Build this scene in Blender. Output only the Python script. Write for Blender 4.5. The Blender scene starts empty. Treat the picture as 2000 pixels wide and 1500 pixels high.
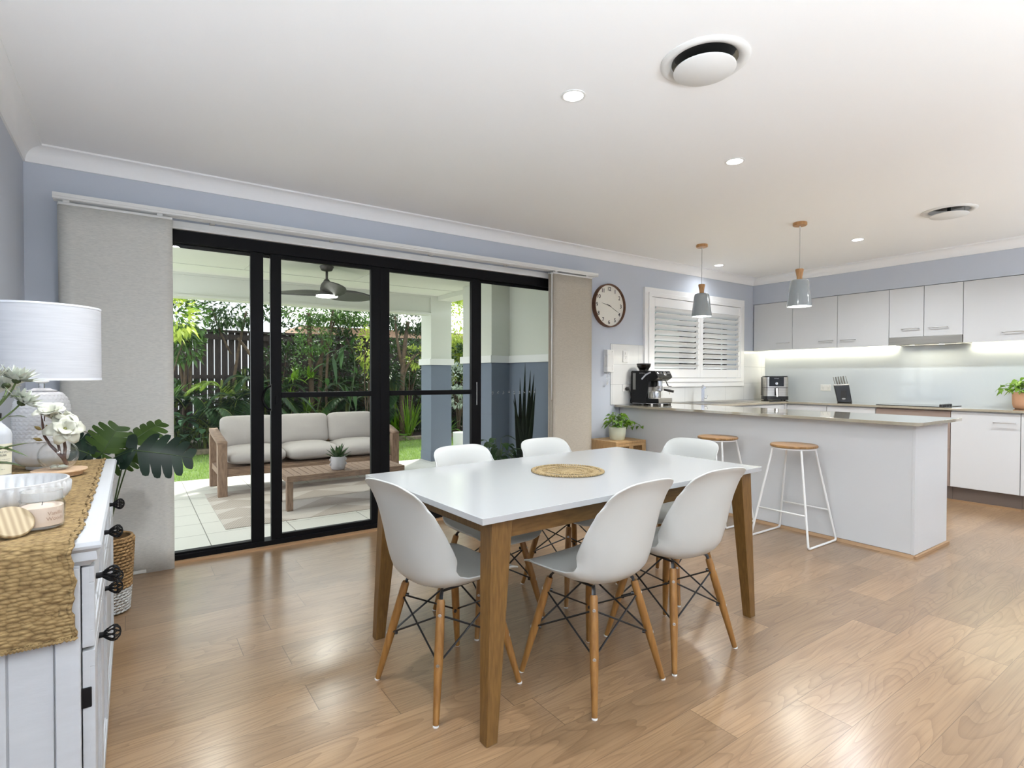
import bpy, math, random
from math import sin, cos, pi, radians as rad
from mathutils import Vector, Matrix
random.seed(7)
S = bpy.context.scene
COL = S.collection

# ------------------------------------------------------------------ camera, sky, sun, exposure
cam = bpy.data.cameras.new('camera'); camo = bpy.data.objects.new('camera', cam); COL.objects.link(camo)
cam.sensor_width = 36.0; cam.lens = 36.0 * 1061.93 / 2000.0; cam.clip_start = 0.05; cam.clip_end = 200
_yaw, _pitch, _roll = rad(34.929), rad(0.7897), rad(0.1126)
_F = Vector((sin(_yaw) * cos(_pitch), cos(_yaw) * cos(_pitch), -sin(_pitch)))
_r = Vector((cos(_yaw), -sin(_yaw), 0)); _u = _r.cross(_F)
_r2 = _r * cos(_roll) + _u * sin(_roll); _u2 = -_r * sin(_roll) + _u * cos(_roll)
camo.matrix_world = Matrix(((_r2.x, _u2.x, -_F.x, 0), (_r2.y, _u2.y, -_F.y, 0), (_r2.z, _u2.z, -_F.z, 1.2), (0, 0, 0, 1)))
S.camera = camo
S.view_settings.view_transform = 'Standard'; S.view_settings.look = 'None'
S.view_settings.gamma = 1.0; S.view_settings.use_curve_mapping = False
S.view_settings.exposure = 0.75
W = bpy.data.worlds.new('sky'); S.world = W; W.use_nodes = True
_bg = W.node_tree.nodes['Background']; _bg.inputs[0].default_value = (0.90, 0.95, 1.0, 1); _bg.inputs[1].default_value = 1.6
def lamp(kind, name, loc, energy, color=(1, 1, 1), size=0.1, rot=(0, 0, 0), size_y=None, spread=None, shape='DISK', angle=None):
    l = bpy.data.lights.new(name, kind); l.energy = energy; l.color = color
    if kind == 'AREA':
        l.shape = shape if size_y is None else 'RECTANGLE'; l.size = size
        if size_y: l.size_y = size_y
        if spread: l.spread = spread
    elif kind == 'SUN': l.angle = angle or 0.05
    else: l.shadow_soft_size = size
    o = bpy.data.objects.new(name, l); COL.objects.link(o); o.location = loc; o.rotation_euler = rot
    return o
lamp('SUN', 'sun', (0, 0, 10), 4.2, (1.0, 0.96, 0.86), rot=(rad(-26), rad(30), 0), angle=rad(6))
# added unseen area lights behind the camera, aimed up to brighten the ceiling
for _x, _y, _e, _a in ((0.0, -1.6, 70, 0), (2.6, -1.9, 28, 0), (5.4, -2.3, 50, -8)):
    lamp('AREA', 'added_ceiling_fill', (_x, _y, 0.80), _e, (0.86, 0.94, 1.0), 0.5, (rad(180 - 25), 0, rad(_a)), spread=rad(112))
DOWN_W = 5.5

# ------------------------------------------------------------------ helpers
def srgb(r, g, b):
    f = lambda c: (c / 255 / 12.92) if c / 255 <= 0.04045 else ((c / 255 + 0.055) / 1.055) ** 2.4
    return (f(r), f(g), f(b))
MATS = {}
class NT:
    def __init__(s, m): s.t = m.node_tree; s.n = s.t.nodes; s.l = s.t.links
    def add(s, k, **kw):
        n = s.n.new(k)
        for a, b in kw.items(): setattr(n, a, b)
        return n
    def link(s, a, b): s.l.new(a, b)
    def math(s, op, a, b=None, c=None):
        n = s.n.new('ShaderNodeMath'); n.operation = op
        for i, v in enumerate((a, b, c)):
            if v is None: continue
            if isinstance(v, (int, float)): n.inputs[i].default_value = v
            else: s.l.new(v, n.inputs[i])
        return n.outputs[0]
    def mix(s, f, a, b):
        n = s.n.new('ShaderNodeMix'); n.data_type = 'RGBA'
        for i, v in ((0, f), (6, a), (7, b)):
            if isinstance(v, (int, float)): n.inputs[i].default_value = v
            elif isinstance(v, tuple): n.inputs[i].default_value = (*v[:3], 1)
            else: s.l.new(v, n.inputs[i])
        return n.outputs[2]
def mat(name, col, rough=0.5, metal=0.0, var=0.0, vscale=8.0, stretch=(1, 1, 1), col2=None, bump=0.0, bscale=60.0, spec=0.5,
        coat=0.0, emit=None, estr=0.0, trans=0.0, sub=0.0, alpha=1.0, detail=3.0):
    if name in MATS: return MATS[name]
    m = bpy.data.materials.new(name); m.use_nodes = True; t = NT(m)
    p = t.n['Principled BSDF']; p.inputs['Base Color'].default_value = (*col, 1)
    p.inputs['Roughness'].default_value = rough; p.inputs['Metallic'].default_value = metal
    p.inputs['Specular IOR Level'].default_value = spec; p.inputs['Coat Weight'].default_value = coat
    p.inputs['Transmission Weight'].default_value = trans; p.inputs['Alpha'].default_value = alpha
    if emit: p.inputs['Emission Color'].default_value = (*emit, 1); p.inputs['Emission Strength'].default_value = estr
    if var or col2 or bump:
        tc = t.add('ShaderNodeTexCoord'); mp = t.add('ShaderNodeMapping'); t.link(tc.outputs['Object'], mp.inputs[0]); mp.inputs['Scale'].default_value = stretch
    if var or col2:
        nz = t.add('ShaderNodeTexNoise'); nz.inputs['Scale'].default_value = vscale; nz.inputs['Detail'].default_value = detail
        t.link(mp.outputs[0], nz.inputs['Vector'])
        rp = t.add('ShaderNodeMapRange'); rp.inputs[1].default_value = 0.3; rp.inputs[2].default_value = 0.7; t.link(nz.outputs[0], rp.inputs[0])
        a = tuple(min(1, c * (1 + var)) for c in col) if not col2 else col; b = col2 or tuple(c * (1 - var) for c in col)
        t.link(t.mix(rp.outputs[0], a, b), p.inputs['Base Color'])
    if bump:
        nb = t.add('ShaderNodeTexNoise'); nb.inputs['Scale'].default_value = bscale; nb.inputs['Detail'].default_value = 2; t.link(mp.outputs[0], nb.inputs['Vector'])
        bp = t.add('ShaderNodeBump'); bp.inputs['Strength'].default_value = bump; bp.inputs['Distance'].default_value = 0.004
        t.link(nb.outputs[0], bp.inputs['Height']); t.link(bp.outputs[0], p.inputs['Normal'])
    MATS[name] = m
    return m
def emat(name, col, strength):
    if name in MATS: return MATS[name]
    m = bpy.data.materials.new(name); m.use_nodes = True; t = NT(m); t.n.remove(t.n['Principled BSDF'])
    e = t.add('ShaderNodeEmission'); e.inputs[0].default_value = (*col, 1); e.inputs[1].default_value = strength
    t.link(e.outputs[0], t.n['Material Output'].inputs[0]); MATS[name] = m
    return m
def glassmat(name, tint=(1, 1, 1), refl=1.0):
    if name in MATS: return MATS[name]
    m = bpy.data.materials.new(name); m.use_nodes = True; t = NT(m); t.n.remove(t.n['Principled BSDF'])
    a = t.add('ShaderNodeBsdfTransparent'); a.inputs[0].default_value = (*tint, 1)
    g = t.add('ShaderNodeBsdfGlossy'); g.inputs['Roughness'].default_value = 0.0
    lw = t.add('ShaderNodeLayerWeight'); lw.inputs[0].default_value = 0.5
    fr = t.math('ADD', t.math('MULTIPLY', t.math('POWER', lw.outputs['Facing'], 5.0), 0.9), 0.035)
    x = t.add('ShaderNodeMixShader'); t.link(t.math('MULTIPLY', fr, refl), x.inputs[0])
    t.link(a.outputs[0], x.inputs[1]); t.link(g.outputs[0], x.inputs[2]); t.link(x.outputs[0], t.n['Material Output'].inputs[0])
    MATS[name] = m
    return m

def frame(o, d, up=(0, 0, 1)):
    z = Vector(d).normalized(); x = Vector(up).cross(z)
    if x.length < 1e-4: x = Vector((1, 0, 0))
    x.normalize(); y = z.cross(x)
    return Matrix(((x.x, y.x, z.x, o[0]), (x.y, y.y, z.y, o[1]), (x.z, y.z, z.z, o[2]), (0, 0, 0, 1)))
class MB:
    def __init__(s): s.v = []; s.f = []; s.m = Matrix.Identity(4)
    def add(s, vs, fs):
        n = len(s.v); s.v += [tuple(s.m @ Vector(p)) for p in vs]; s.f += [tuple(n + i for i in f) for f in fs]; return s
    def box(s, x0, x1, y0, y1, z0, z1):
        return s.add([(x0, y0, z0), (x1, y0, z0), (x1, y1, z0), (x0, y1, z0), (x0, y0, z1), (x1, y0, z1), (x1, y1, z1), (x0, y1, z1)],
                     [(0, 3, 2, 1), (4, 5, 6, 7), (0, 1, 5, 4), (1, 2, 6, 5), (2, 3, 7, 6), (3, 0, 4, 7)])
    def hexa(s, p): # 8 points: bottom 4, top 4
        return s.add(p, [(0, 3, 2, 1), (4, 5, 6, 7), (0, 1, 5, 4), (1, 2, 6, 5), (2, 3, 7, 6), (3, 0, 4, 7)])
    def tube(s, pts, r, n=8, cap=True, flat=1.0):
        pts = [Vector(p) for p in pts]; rs = r if isinstance(r, (list, tuple)) else [r] * len(pts)
        vs = []; up = Vector((0, 0, 1)); d0 = (pts[1] - pts[0]).normalized()
        x = up.cross(d0)
        if x.length < 1e-3: x = Vector((1, 0, 0)).cross(d0)
        x.normalize()
        for i, p in enumerate(pts):
            d = (pts[min(i + 1, len(pts) - 1)] - pts[max(i - 1, 0)]).normalized()
            x = (x - d * x.dot(d)).normalized(); y = d.cross(x)
            for k in range(n):
                a = 2 * pi * k / n; vs.append(p + x * (rs[i] * cos(a)) + y * (rs[i] * sin(a) * flat))
        fs = [(i * n + k, i * n + (k + 1) % n, (i + 1) * n + (k + 1) % n, (i + 1) * n + k) for i in range(len(pts) - 1) for k in range(n)]
        if cap: fs += [tuple(range(n - 1, -1, -1)), tuple((len(pts) - 1) * n + k for k in range(n))]
        return s.add(vs, fs)
    def lathe(s, prof, n=24, c=(0, 0, 0), ph=0, flute=None):
        vs = []
        for (r, z) in prof:
            for k in range(n):
                a = 2 * pi * k / n + ph; rr = r * (1 + (flute(k, z) if flute else 0)); vs.append((c[0] + rr * cos(a), c[1] + rr * sin(a), c[2] + z))
        fs = [(i * n + k, i * n + (k + 1) % n, (i + 1) * n + (k + 1) % n, (i + 1) * n + k) for i in range(len(prof) - 1) for k in range(n)]
        if len(prof) == 2 and min(prof[0][0], prof[1][0]) < 1e-6: return s.add(vs, fs)
        if prof[0][0] > 1e-6: fs.append(tuple(range(n - 1, -1, -1)))
        if prof[-1][0] > 1e-6: fs.append(tuple((len(prof) - 1) * n + k for k in range(n)))
        return s.add(vs, fs)
    def ring(s, prof, n=32, c=(0, 0, 0)): # closed profile
        vs = []; m = len(prof)
        for (r, z) in prof:
            for k in range(n):
                a = 2 * pi * k / n; vs.append((c[0] + r * cos(a), c[1] + r * sin(a), c[2] + z))
        return s.add(vs, [(i * n + k, i * n + (k + 1) % n, ((i + 1) % m) * n + (k + 1) % n, ((i + 1) % m) * n + k) for i in range(m) for k in range(n)])
    def prism(s, pts, h, z0=0): # polygon in xy
        n = len(pts); vs = [(p[0], p[1], z0) for p in pts] + [(p[0], p[1], z0 + h) for p in pts]
        return s.add(vs, [tuple(range(n - 1, -1, -1)), tuple(range(n, 2 * n))] + [(i, (i + 1) % n, n + (i + 1) % n, n + i) for i in range(n)])
    def grid(s, fn, nu, nv, close=False):
        vs = [fn(i / nu, j / nv) for i in range(nu + 1) for j in range(nv + 1)]
        return s.add(vs, [(i * (nv + 1) + j, (i + 1) * (nv + 1) + j, (i + 1) * (nv + 1) + j + 1, i * (nv + 1) + j + 1) for i in range(nu) for j in range(nv)])
    def build(s, name, m, parent=None, smooth=None, bevel=0, seg=2, solid=0, subd=0, inv=None):
        me = bpy.data.meshes.new(name); me.from_pydata(s.v, [], s.f); me.update()
        o = bpy.data.objects.new(name, me); COL.objects.link(o)
        if m: me.materials.append(m)
        if smooth is True: me.polygons.foreach_set('use_smooth', [True] * len(me.polygons))
        elif smooth: me.shade_auto(smooth) if hasattr(me, 'shade_auto') else None
        if smooth and smooth is not True:
            me.polygons.foreach_set('use_smooth', [True] * len(me.polygons)); me.set_sharp_from_angle(angle=smooth)
        if solid:
            md = o.modifiers.new('solid', 'SOLIDIFY'); md.thickness = solid; md.offset = 0
        if bevel:
            md = o.modifiers.new('bevel', 'BEVEL'); md.width = bevel; md.segments = seg; md.limit_method = 'ANGLE'; md.angle_limit = rad(40)
            me.polygons.foreach_set('use_smooth', [True] * len(me.polygons)); md.harden_normals = True
        if subd:
            md = o.modifiers.new('subd', 'SUBSURF'); md.levels = subd; md.render_levels = subd
            me.polygons.foreach_set('use_smooth', [True] * len(me.polygons))
        if parent: o.parent = parent
        return o
def tag(o, label=None, cat=None, group=None, kind=None):
    if label: o['label'] = label
    if cat: o['category'] = cat
    if group: o['group'] = group
    if kind: o['kind'] = kind
    return o
def struct(o): o['kind'] = 'structure'; return o
def thing(name, label, cat, loc=(0, 0, 0), rz=0, group=None):
    o = bpy.data.objects.new(name, None); o.empty_display_size = 0.1; COL.objects.link(o); o.location = loc; o.rotation_euler = (0, 0, rz)
    return tag(o, label, cat, group)
def copy_tree(o, parent=None, loc=None, rz=None, label=None):
    c = o.copy(); COL.objects.link(c)
    if parent: c.parent = parent
    if loc is not None: c.location = loc
    if rz is not None: c.rotation_euler = (0, 0, rz)
    if label: c['label'] = label
    for ch in [x for x in list(COL.objects) if x.parent == o and x is not c]: copy_tree(ch, c)
    return c
def text_mesh(name, body, size, m, parent, matrix, ext=0.0004, align='CENTER', spacing=1.0, offset=0.0):
    cu = bpy.data.curves.new(name, 'FONT'); cu.body = body; cu.size = size; cu.extrude = ext; cu.align_x = align; cu.align_y = 'CENTER'; cu.space_character = spacing; cu.resolution_u = 3; cu.offset = offset
    t = bpy.data.objects.new(name + '_t', cu); COL.objects.link(t)
    dg = bpy.context.evaluated_depsgraph_get(); me = bpy.data.meshes.new_from_object(t.evaluated_get(dg)); me.name = name
    bpy.data.objects.remove(t); me.materials.clear(); me.materials.append(m); me.transform(matrix)
    o = bpy.data.objects.new(name, me); COL.objects.link(o)
    if parent: o.parent = parent
    return o
def Rz(a): return Matrix.Rotation(a, 4, 'Z')
def Rx(a): return Matrix.Rotation(a, 4, 'X')
def Ry(a): return Matrix.Rotation(a, 4, 'Y')
def T(x, y, z): return Matrix.Translation((x, y, z))
def bez(p0, p1, p2, n=8):
    p0, p1, p2 = Vector(p0), Vector(p1), Vector(p2)
    return [p0 * (1 - t) ** 2 + p1 * 2 * t * (1 - t) + p2 * t * t for t in [i / n for i in range(n + 1)]]
def fillet_path(pts, r, n=4):
    out = [Vector(pts[0])]
    for i in range(1, len(pts) - 1):
        a, b, c = Vector(pts[i - 1]), Vector(pts[i]), Vector(pts[i + 1])
        out += bez(b + (a - b).normalized() * r, b, b + (c - b).normalized() * r, n)
    return out + [Vector(pts[-1])]

# ------------------------------------------------------------------ materials
WHITE = mat('white_paint', srgb(232, 232, 230), 0.45)
CEILM = mat('ceiling_paint', srgb(247, 247, 247), 0.9, bump=0.02, bscale=300)
WALLM = mat('pale_blue_wall_paint', srgb(197, 203, 214), 0.7, bump=0.03, bscale=200)
BLACKM = mat('black_powder_coat', (0.003, 0.003, 0.004), 0.5, spec=0.15)
CHROME = mat('chrome', (0.75, 0.75, 0.76), 0.15, 1.0)
HANDLE = mat('satin_handle', (0.62, 0.62, 0.63), 0.3, 0.7)
STEEL = mat('brushed_steel', (0.50, 0.48, 0.45), 0.32, 1.0, var=0.12, vscale=3, stretch=(1, 1, 40))
BLACKP = mat('black_plastic', (0.012, 0.012, 0.013), 0.3)
GLASS = glassmat('door_glass', (0.97, 0.985, 0.975), 0.3)
CLEAR = glassmat('clear_glass', (0.985, 0.99, 0.99), 1.3)
SHELL = mat('white_chair_plastic', srgb(196, 197, 193), 0.35)
LEGW = mat('honey_beech', srgb(158, 113, 58), 0.45, col2=srgb(130, 88, 40), vscale=9, stretch=(8, 8, 0.7))
OAK = mat('oak_stain', srgb(124, 91, 46), 0.45, col2=srgb(100, 70, 32), vscale=22, stretch=(6, 6, 0.7), bump=0.08, bscale=80)
OAKX = mat('oak_stain_rail', srgb(124, 91, 46), 0.45, col2=srgb(98, 68, 30), vscale=16, stretch=(0.8, 5, 5), bump=0.08, bscale=80)
TABLEW = mat('white_table_lacquer', srgb(180, 181, 182), 0.22, coat=0.2)
LAMW = mat('white_laminate', srgb(210, 211, 212), 0.38)
TAUPE = mat('taupe_laminate', srgb(150, 132, 122), 0.45)
STONE = mat('beige_stone', srgb(166, 158, 140), 0.06, var=0.04, vscale=60, coat=1.0)
SPLASH = mat('pale_glass_splashback', srgb(205, 212, 216), 0.10, coat=0.5)
LEDM = emat('led_glow', (1.0, 0.93, 0.70), 14)
LIGHTM = emat('downlight_glow', (1.0, 0.99, 0.95), 14)
BLINDM = mat('linen_blind', srgb(222, 220, 213), 0.9, col2=srgb(198, 197, 192), vscale=60, stretch=(0.8, 1, 12), bump=0.15, bscale=90)
BLINDR = mat('linen_blind_warm', srgb(198, 190, 176), 0.9, col2=srgb(176, 168, 154), vscale=60, stretch=(0.8, 1, 12), bump=0.15, bscale=90)
CREAM = mat('cream_render', srgb(216, 218, 208), 0.8, bump=0.1, bscale=120)
GREYB = mat('blue_grey_render', srgb(112, 122, 138), 0.8, bump=0.3, bscale=150)
TEAK = mat('weathered_teak', srgb(150, 124, 104), 0.7, col2=srgb(116, 92, 76), vscale=14, stretch=(1, 6, 6))
TEAKV = mat('weathered_teak_upright', srgb(150, 124, 104), 0.7, col2=srgb(116, 92, 76), vscale=14, stretch=(6, 6, 1))
CUSH = mat('taupe_outdoor_fabric', srgb(178, 172, 170), 0.95, var=0.05, vscale=200, bump=0.25, bscale=400)

def floor_mat():
    m = bpy.data.materials.new('oak_floor_planks'); m.use_nodes = True; t = NT(m); p = t.n['Principled BSDF']
    tc = t.add('ShaderNodeTexCoord'); sp = t.add('ShaderNodeSeparateXYZ'); t.link(tc.outputs['Object'], sp.inputs[0])
    PW, PL = 0.19, 1.28
    ry = t.math('DIVIDE', t.math('ADD', sp.outputs[1], 20 * PW + 0.105), PW); row = t.math('FLOOR', ry); fy = t.math('FRACT', ry)
    wn = t.add('ShaderNodeTexWhiteNoise'); wn.noise_dimensions = '1D'; t.link(row, wn.inputs['W'])
    rx = t.math('ADD', t.math('DIVIDE', t.math('ADD', sp.outputs[0], 20), PL), t.math('MULTIPLY', wn.outputs['Value'], 7.3))
    cl = t.math('FLOOR', rx); fx = t.math('FRACT', rx)
    idn = t.add('ShaderNodeTexWhiteNoise'); idn.noise_dimensions = '2D'; cb = t.add('ShaderNodeCombineXYZ'); t.link(row, cb.inputs[0]); t.link(cl, cb.inputs[1]); t.link(cb.outputs[0], idn.inputs['Vector'])
    # grain coordinates shifted per plank
    off = t.add('ShaderNodeVectorMath', operation='SCALE'); t.link(idn.outputs['Color'], off.inputs[0]); off.inputs['Scale'].default_value = 37.0
    ad = t.add('ShaderNodeVectorMath', operation='ADD'); t.link(tc.outputs['Object'], ad.inputs[0]); t.link(off.outputs[0], ad.inputs[1])
    mp = t.add('ShaderNodeMapping'); mp.inputs['Scale'].default_value = (1.0, 7.0, 1.0); t.link(ad.outputs[0], mp.inputs[0])
    n1 = t.add('ShaderNodeTexNoise'); n1.inputs['Scale'].default_value = 1.1; n1.inputs['Detail'].default_value = 1.2; n1.inputs['Distortion'].default_value = 0.5; t.link(mp.outputs[0], n1.inputs[0])
    # growth-ring figure: contour lines of the slow noise
    rings = t.math('FRACT', t.math('MULTIPLY', n1.outputs[0], 17.0)); rings = t.math('POWER', rings, 3.5)
    mp2 = t.add('ShaderNodeMapping'); mp2.inputs['Scale'].default_value = (2.0, 75.0, 1.0); t.link(ad.outputs[0], mp2.inputs[0])
    n2 = t.add('ShaderNodeTexNoise'); n2.inputs['Scale'].default_value = 1.5; n2.inputs['Detail'].default_value = 3; t.link(mp2.outputs[0], n2.inputs[0])
    mp3 = t.add('ShaderNodeMapping'); mp3.inputs['Scale'].default_value = (1.2, 3.5, 1.0); t.link(ad.outputs[0], mp3.inputs[0])
    n3 = t.add('ShaderNodeTexNoise'); n3.inputs['Scale'].default_value = 2.0; n3.inputs['Detail'].default_value = 2; t.link(mp3.outputs[0], n3.inputs[0])
    base = t.mix(n3.outputs[0], srgb(138, 107, 78), srgb(176, 145, 110))
    base = t.mix(t.math('MULTIPLY', rings, 0.42), base, srgb(104, 76, 50))
    gr = t.math('MULTIPLY', t.math('SUBTRACT', n2.outputs[0], 0.45), 2.2)
    g2 = t.add('ShaderNodeClamp'); t.link(gr, g2.inputs[0])
    base = t.mix(t.math('MULTIPLY', g2.outputs[0], 0.7), base, srgb(108, 80, 55))
    hv = t.add('ShaderNodeHueSaturation'); t.link(base, hv.inputs['Color']); t.link(t.math('ADD', t.math('MULTIPLY', idn.outputs['Value'], 0.26), 0.78), hv.inputs['Value'])
    e1 = t.math('LESS_THAN', fy, 0.010); e2 = t.math('LESS_THAN', fx, 0.0022); ed = t.math('MAXIMUM', e1, e2)
    t.link(t.mix(t.math('MULTIPLY', ed, 0.65), hv.outputs[0], srgb(78, 58, 42)), p.inputs['Base Color'])
    p.inputs['Roughness'].default_value = 0.3
    p.inputs['Coat Weight'].default_value = 0.6; p.inputs['Coat Roughness'].default_value = 0.22
    return m
def tile_mat(name, col, line, w, h, ax=(0, 1), off=(0, 0), gw=0.006, rough=0.35, bump=0.4, var=0.03):
    m = bpy.data.materials.new(name); m.use_nodes = True; t = NT(m); p = t.n['Principled BSDF']
    tc = t.add('ShaderNodeTexCoord'); sp = t.add('ShaderNodeSeparateXYZ'); t.link(tc.outputs['Object'], sp.inputs[0])
    a = t.math('DIVIDE', t.math('ADD', sp.outputs[ax[0]], off[0] + 50 * w), w); b = t.math('DIVIDE', t.math('ADD', sp.outputs[ax[1]], off[1] + 50 * h), h)
    e = t.math('MAXIMUM', t.math('LESS_THAN', t.math('FRACT', a), gw / w), t.math('LESS_THAN', t.math('FRACT', b), gw / h))
    nz = t.add('ShaderNodeTexNoise'); nz.inputs['Scale'].default_value = 6; t.link(tc.outputs['Object'], nz.inputs[0])
    c = t.mix(nz.outputs[0], tuple(x * (1 - var) for x in col), tuple(min(1, x * (1 + var)) for x in col))
    t.link(t.mix(e, c, line), p.inputs['Base Color']); p.inputs['Roughness'].default_value = rough
    bp = t.add('ShaderNodeBump'); bp.inputs['Strength'].default_value = bump; bp.inputs['Distance'].default_value = 0.002; bp.invert = True
    t.link(e, bp.inputs['Height']); t.link(bp.outputs[0], p.inputs['Normal'])
    return m
def weave_mat(name, c1, c2, scale=(70, 160), rough=0.9, dist=0.004):
    m = bpy.data.materials.new(name); m.use_nodes = True; t = NT(m); p = t.n['Principled BSDF']
    tc = t.add('ShaderNodeTexCoord'); mp = t.add('ShaderNodeMapping'); t.link(tc.outputs['Object'], mp.inputs[0]); mp.inputs['Scale'].default_value = (scale[0], scale[1], scale[1])
    v = t.add('ShaderNodeTexVoronoi'); v.inputs['Scale'].default_value = 1.0; v.inputs['Randomness'].default_value = 0.75; t.link(mp.outputs[0], v.inputs[0])
    n = t.add('ShaderNodeTexNoise'); n.inputs['Scale'].default_value = 30; n.inputs['Detail'].default_value = 4; t.link(tc.outputs['Object'], n.inputs[0])
    f = t.math('MULTIPLY', v.outputs['Distance'], 1.2)
    f = t.math('ADD', t.math('MULTIPLY', f, 0.75), t.math('MULTIPLY', t.math('SUBTRACT', n.outputs[0], 0.5), 0.8))
    cl = t.add('ShaderNodeClamp'); t.link(f, cl.inputs[0])
    t.link(t.mix(cl.outputs[0], c1, c2), p.inputs['Base Color']); p.inputs['Roughness'].default_value = rough
    bp = t.add('ShaderNodeBump'); bp.inputs['Strength'].default_value = 0.9; bp.inputs['Distance'].default_value = dist; bp.invert = True
    t.link(v.outputs['Distance'], bp.inputs['Height']); t.link(bp.outputs[0], p.inputs['Normal'])
    return m
# ------------------------------------------------------------------ room shell
XL, YB, XK, CZ, YF = -0.494, 4.08, 7.03, 2.49, -3.0
XR = 9.0
struct(MB().box(XL - 0.2, XR + 0.2, YF - 0.2, YB + 0.25, -0.12, 0).build('floor', floor_mat()))
struct(MB().box(XL - 0.2, XR + 0.2, YF - 0.2, YB + 0.25, CZ, CZ + 0.2).build('ceiling', CEILM))
struct(MB().box(XL - 0.2, XL, YF - 0.2, YB + 0.25, 0, CZ).build('wall_left', WALLM))
DX0, DX1, DZ = -0.26, 3.62, 2.135
WX0, WX1, WZ0, WZ1 = 4.70, 6.40, 1.17, 2.10
b = MB()
b.box(XL - 0.2, DX0, YB, YB + 0.25, 0, CZ).box(DX0, DX1, YB, YB + 0.25, DZ, CZ).box(DX1, WX0, YB, YB + 0.25, 0, CZ)
b.box(WX0, WX1, YB, YB + 0.25, 0, WZ0).box(WX0, WX1, YB, YB + 0.25, WZ1, CZ).box(WX1, XK + 0.2, YB, YB + 0.25, 0, CZ)
struct(b.build('wall_back', WALLM))
struct(MB().box(XK, XK + 0.2, -0.6, YB, 0, CZ).build('wall_kitchen', WALLM))
struct(MB().box(XR, XR + 0.2, YF - 0.2, -0.6, 0, CZ).box(XK, XR + 0.2, -0.6, -0.4, 0, CZ).build('wall_right', WALLM))
struct(MB().box(XL, XR, YF - 0.2, YF, 0, CZ).build('wall_front', WALLM))
# bulkhead over the wall cupboards
struct(MB().box(6.733, XK, -0.4, YB, 2.152, CZ).build('trim_1', WALLM))
# coved cornice
def cove(a, bpt, inward, name, m0=True, m1=True):
    a, bpt = Vector((*a, 0)), Vector((*bpt, 0)); d = (bpt - a).normalized(); n = Vector((*inward, 0)); c = 0.09
    prof = [(0.0, 0.0), (0.0, -c), (0.010, -c), (0.010, -c + 0.006)] + [(c - 0.012 - (c - 0.022) * cos(t), -0.012 - (c - 0.020) * (1 - sin(t))) for t in [i * pi / 2 / 8 for i in range(9)]] + [(c - 0.006, -0.010), (c, -0.010), (c, 0.0)]
    vs = []; N = len(prof)
    for (p, sgn, mt) in ((a, 1, m0), (bpt, -1, m1)):
        for (w, z) in prof: vs.append(p + n * w + d * (w * sgn if mt else 0) + Vector((0, 0, CZ + z)))
    fs = [(i, (i + 1) % N, N + (i + 1) % N, N + i) for i in range(N)] + [tuple(range(N - 1, -1, -1)), tuple(range(N, 2 * N))]
    o = MB().add(vs, fs).build(name, CEILM, smooth=rad(25)); return struct(o)
cove((XL, YF), (XL, YB), (1, 0), 'trim_2'); cove((XL, YB), (6.733, YB), (0, -1), 'trim_3')
cove((6.733, YB), (6.733, -0.4), (-1, 0), 'trim_4', True, False); cove((6.733, YF), (XL, YF), (0, 1), 'trim_5', False, True)
# skirting
struct(MB().box(DX1 + 0.02, 4.235, YB - 0.014, YB, 0, 0.09).build('baseboard_back', WHITE, bevel=0.003))
struct(MB().box(XL, XL + 0.014, YF, YB, 0, 0.09).build('baseboard_left', WHITE, bevel=0.003))

# ------------------------------------------------------------------ sliding door
dr = struct(thing('door_1', None, None, (0, 0, 0)))
MF = BLACKM
b = MB(); y0, y1 = 4.085, 4.20
b.box(DX0, DX1, y0, y1, 2.055, DZ).box(DX0, DX1, y0, y1, 0.0, 0.045).box(DX0, DX0 + 0.05, y0, y1, 0.045, 2.055).box(DX1 - 0.05, DX1, y0, y1, 0.045, 2.055)
b.box(DX0, DX1, 4.135, 4.14, 2.03, 2.055)
b.build('outer_frame', MF, dr, bevel=0.002)
def panel(nm, x0, x1, ya, yb, zb, zt, sl, sr, mid, gx=None):
    b = MB(); b.box(x0, x0 + sl, ya, yb, 0.03, 2.06).box(x1 - sr, x1, ya, yb, 0.03, 2.06).box(x0 + sl, x1 - sr, ya, yb, 0.03, zb).box(x0 + sl, x1 - sr, ya, yb, zt, 2.06)
    if mid: b.box(x0 + sl, x1 - sr, ya - 0.004, yb, 1.046, 1.084)
    o = b.build('door_panel', MF, dr, bevel=0.002)
    MB().box(x0 + sl, x1 - sr, (ya + yb) / 2 - 0.003, (ya + yb) / 2 + 0.003, zb, zt).build('glass_pane', GLASS, o)
    return o
panel('', DX0 + 0.03, 0.752, 4.100, 4.135, 0.058, 2.054, 0.06, 0.082, False)
pb = panel('', 0.798, 1.602, 4.100, 4.135, 0.078, 2.030, 0.071, 0.076, True)
pc = panel('', 1.602, 2.512, 4.100, 4.135, 0.078, 2.030, 0.075, 0.080, True)
panel('', 2.478, DX1 - 0.03, 4.145, 4.180, 0.058, 2.054, 0.080, 0.06, False)
MB().box(0.752, 0.798, 4.115, 4.121, 0.045, 2.055).build('glass_pane', GLASS, dr)
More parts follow.
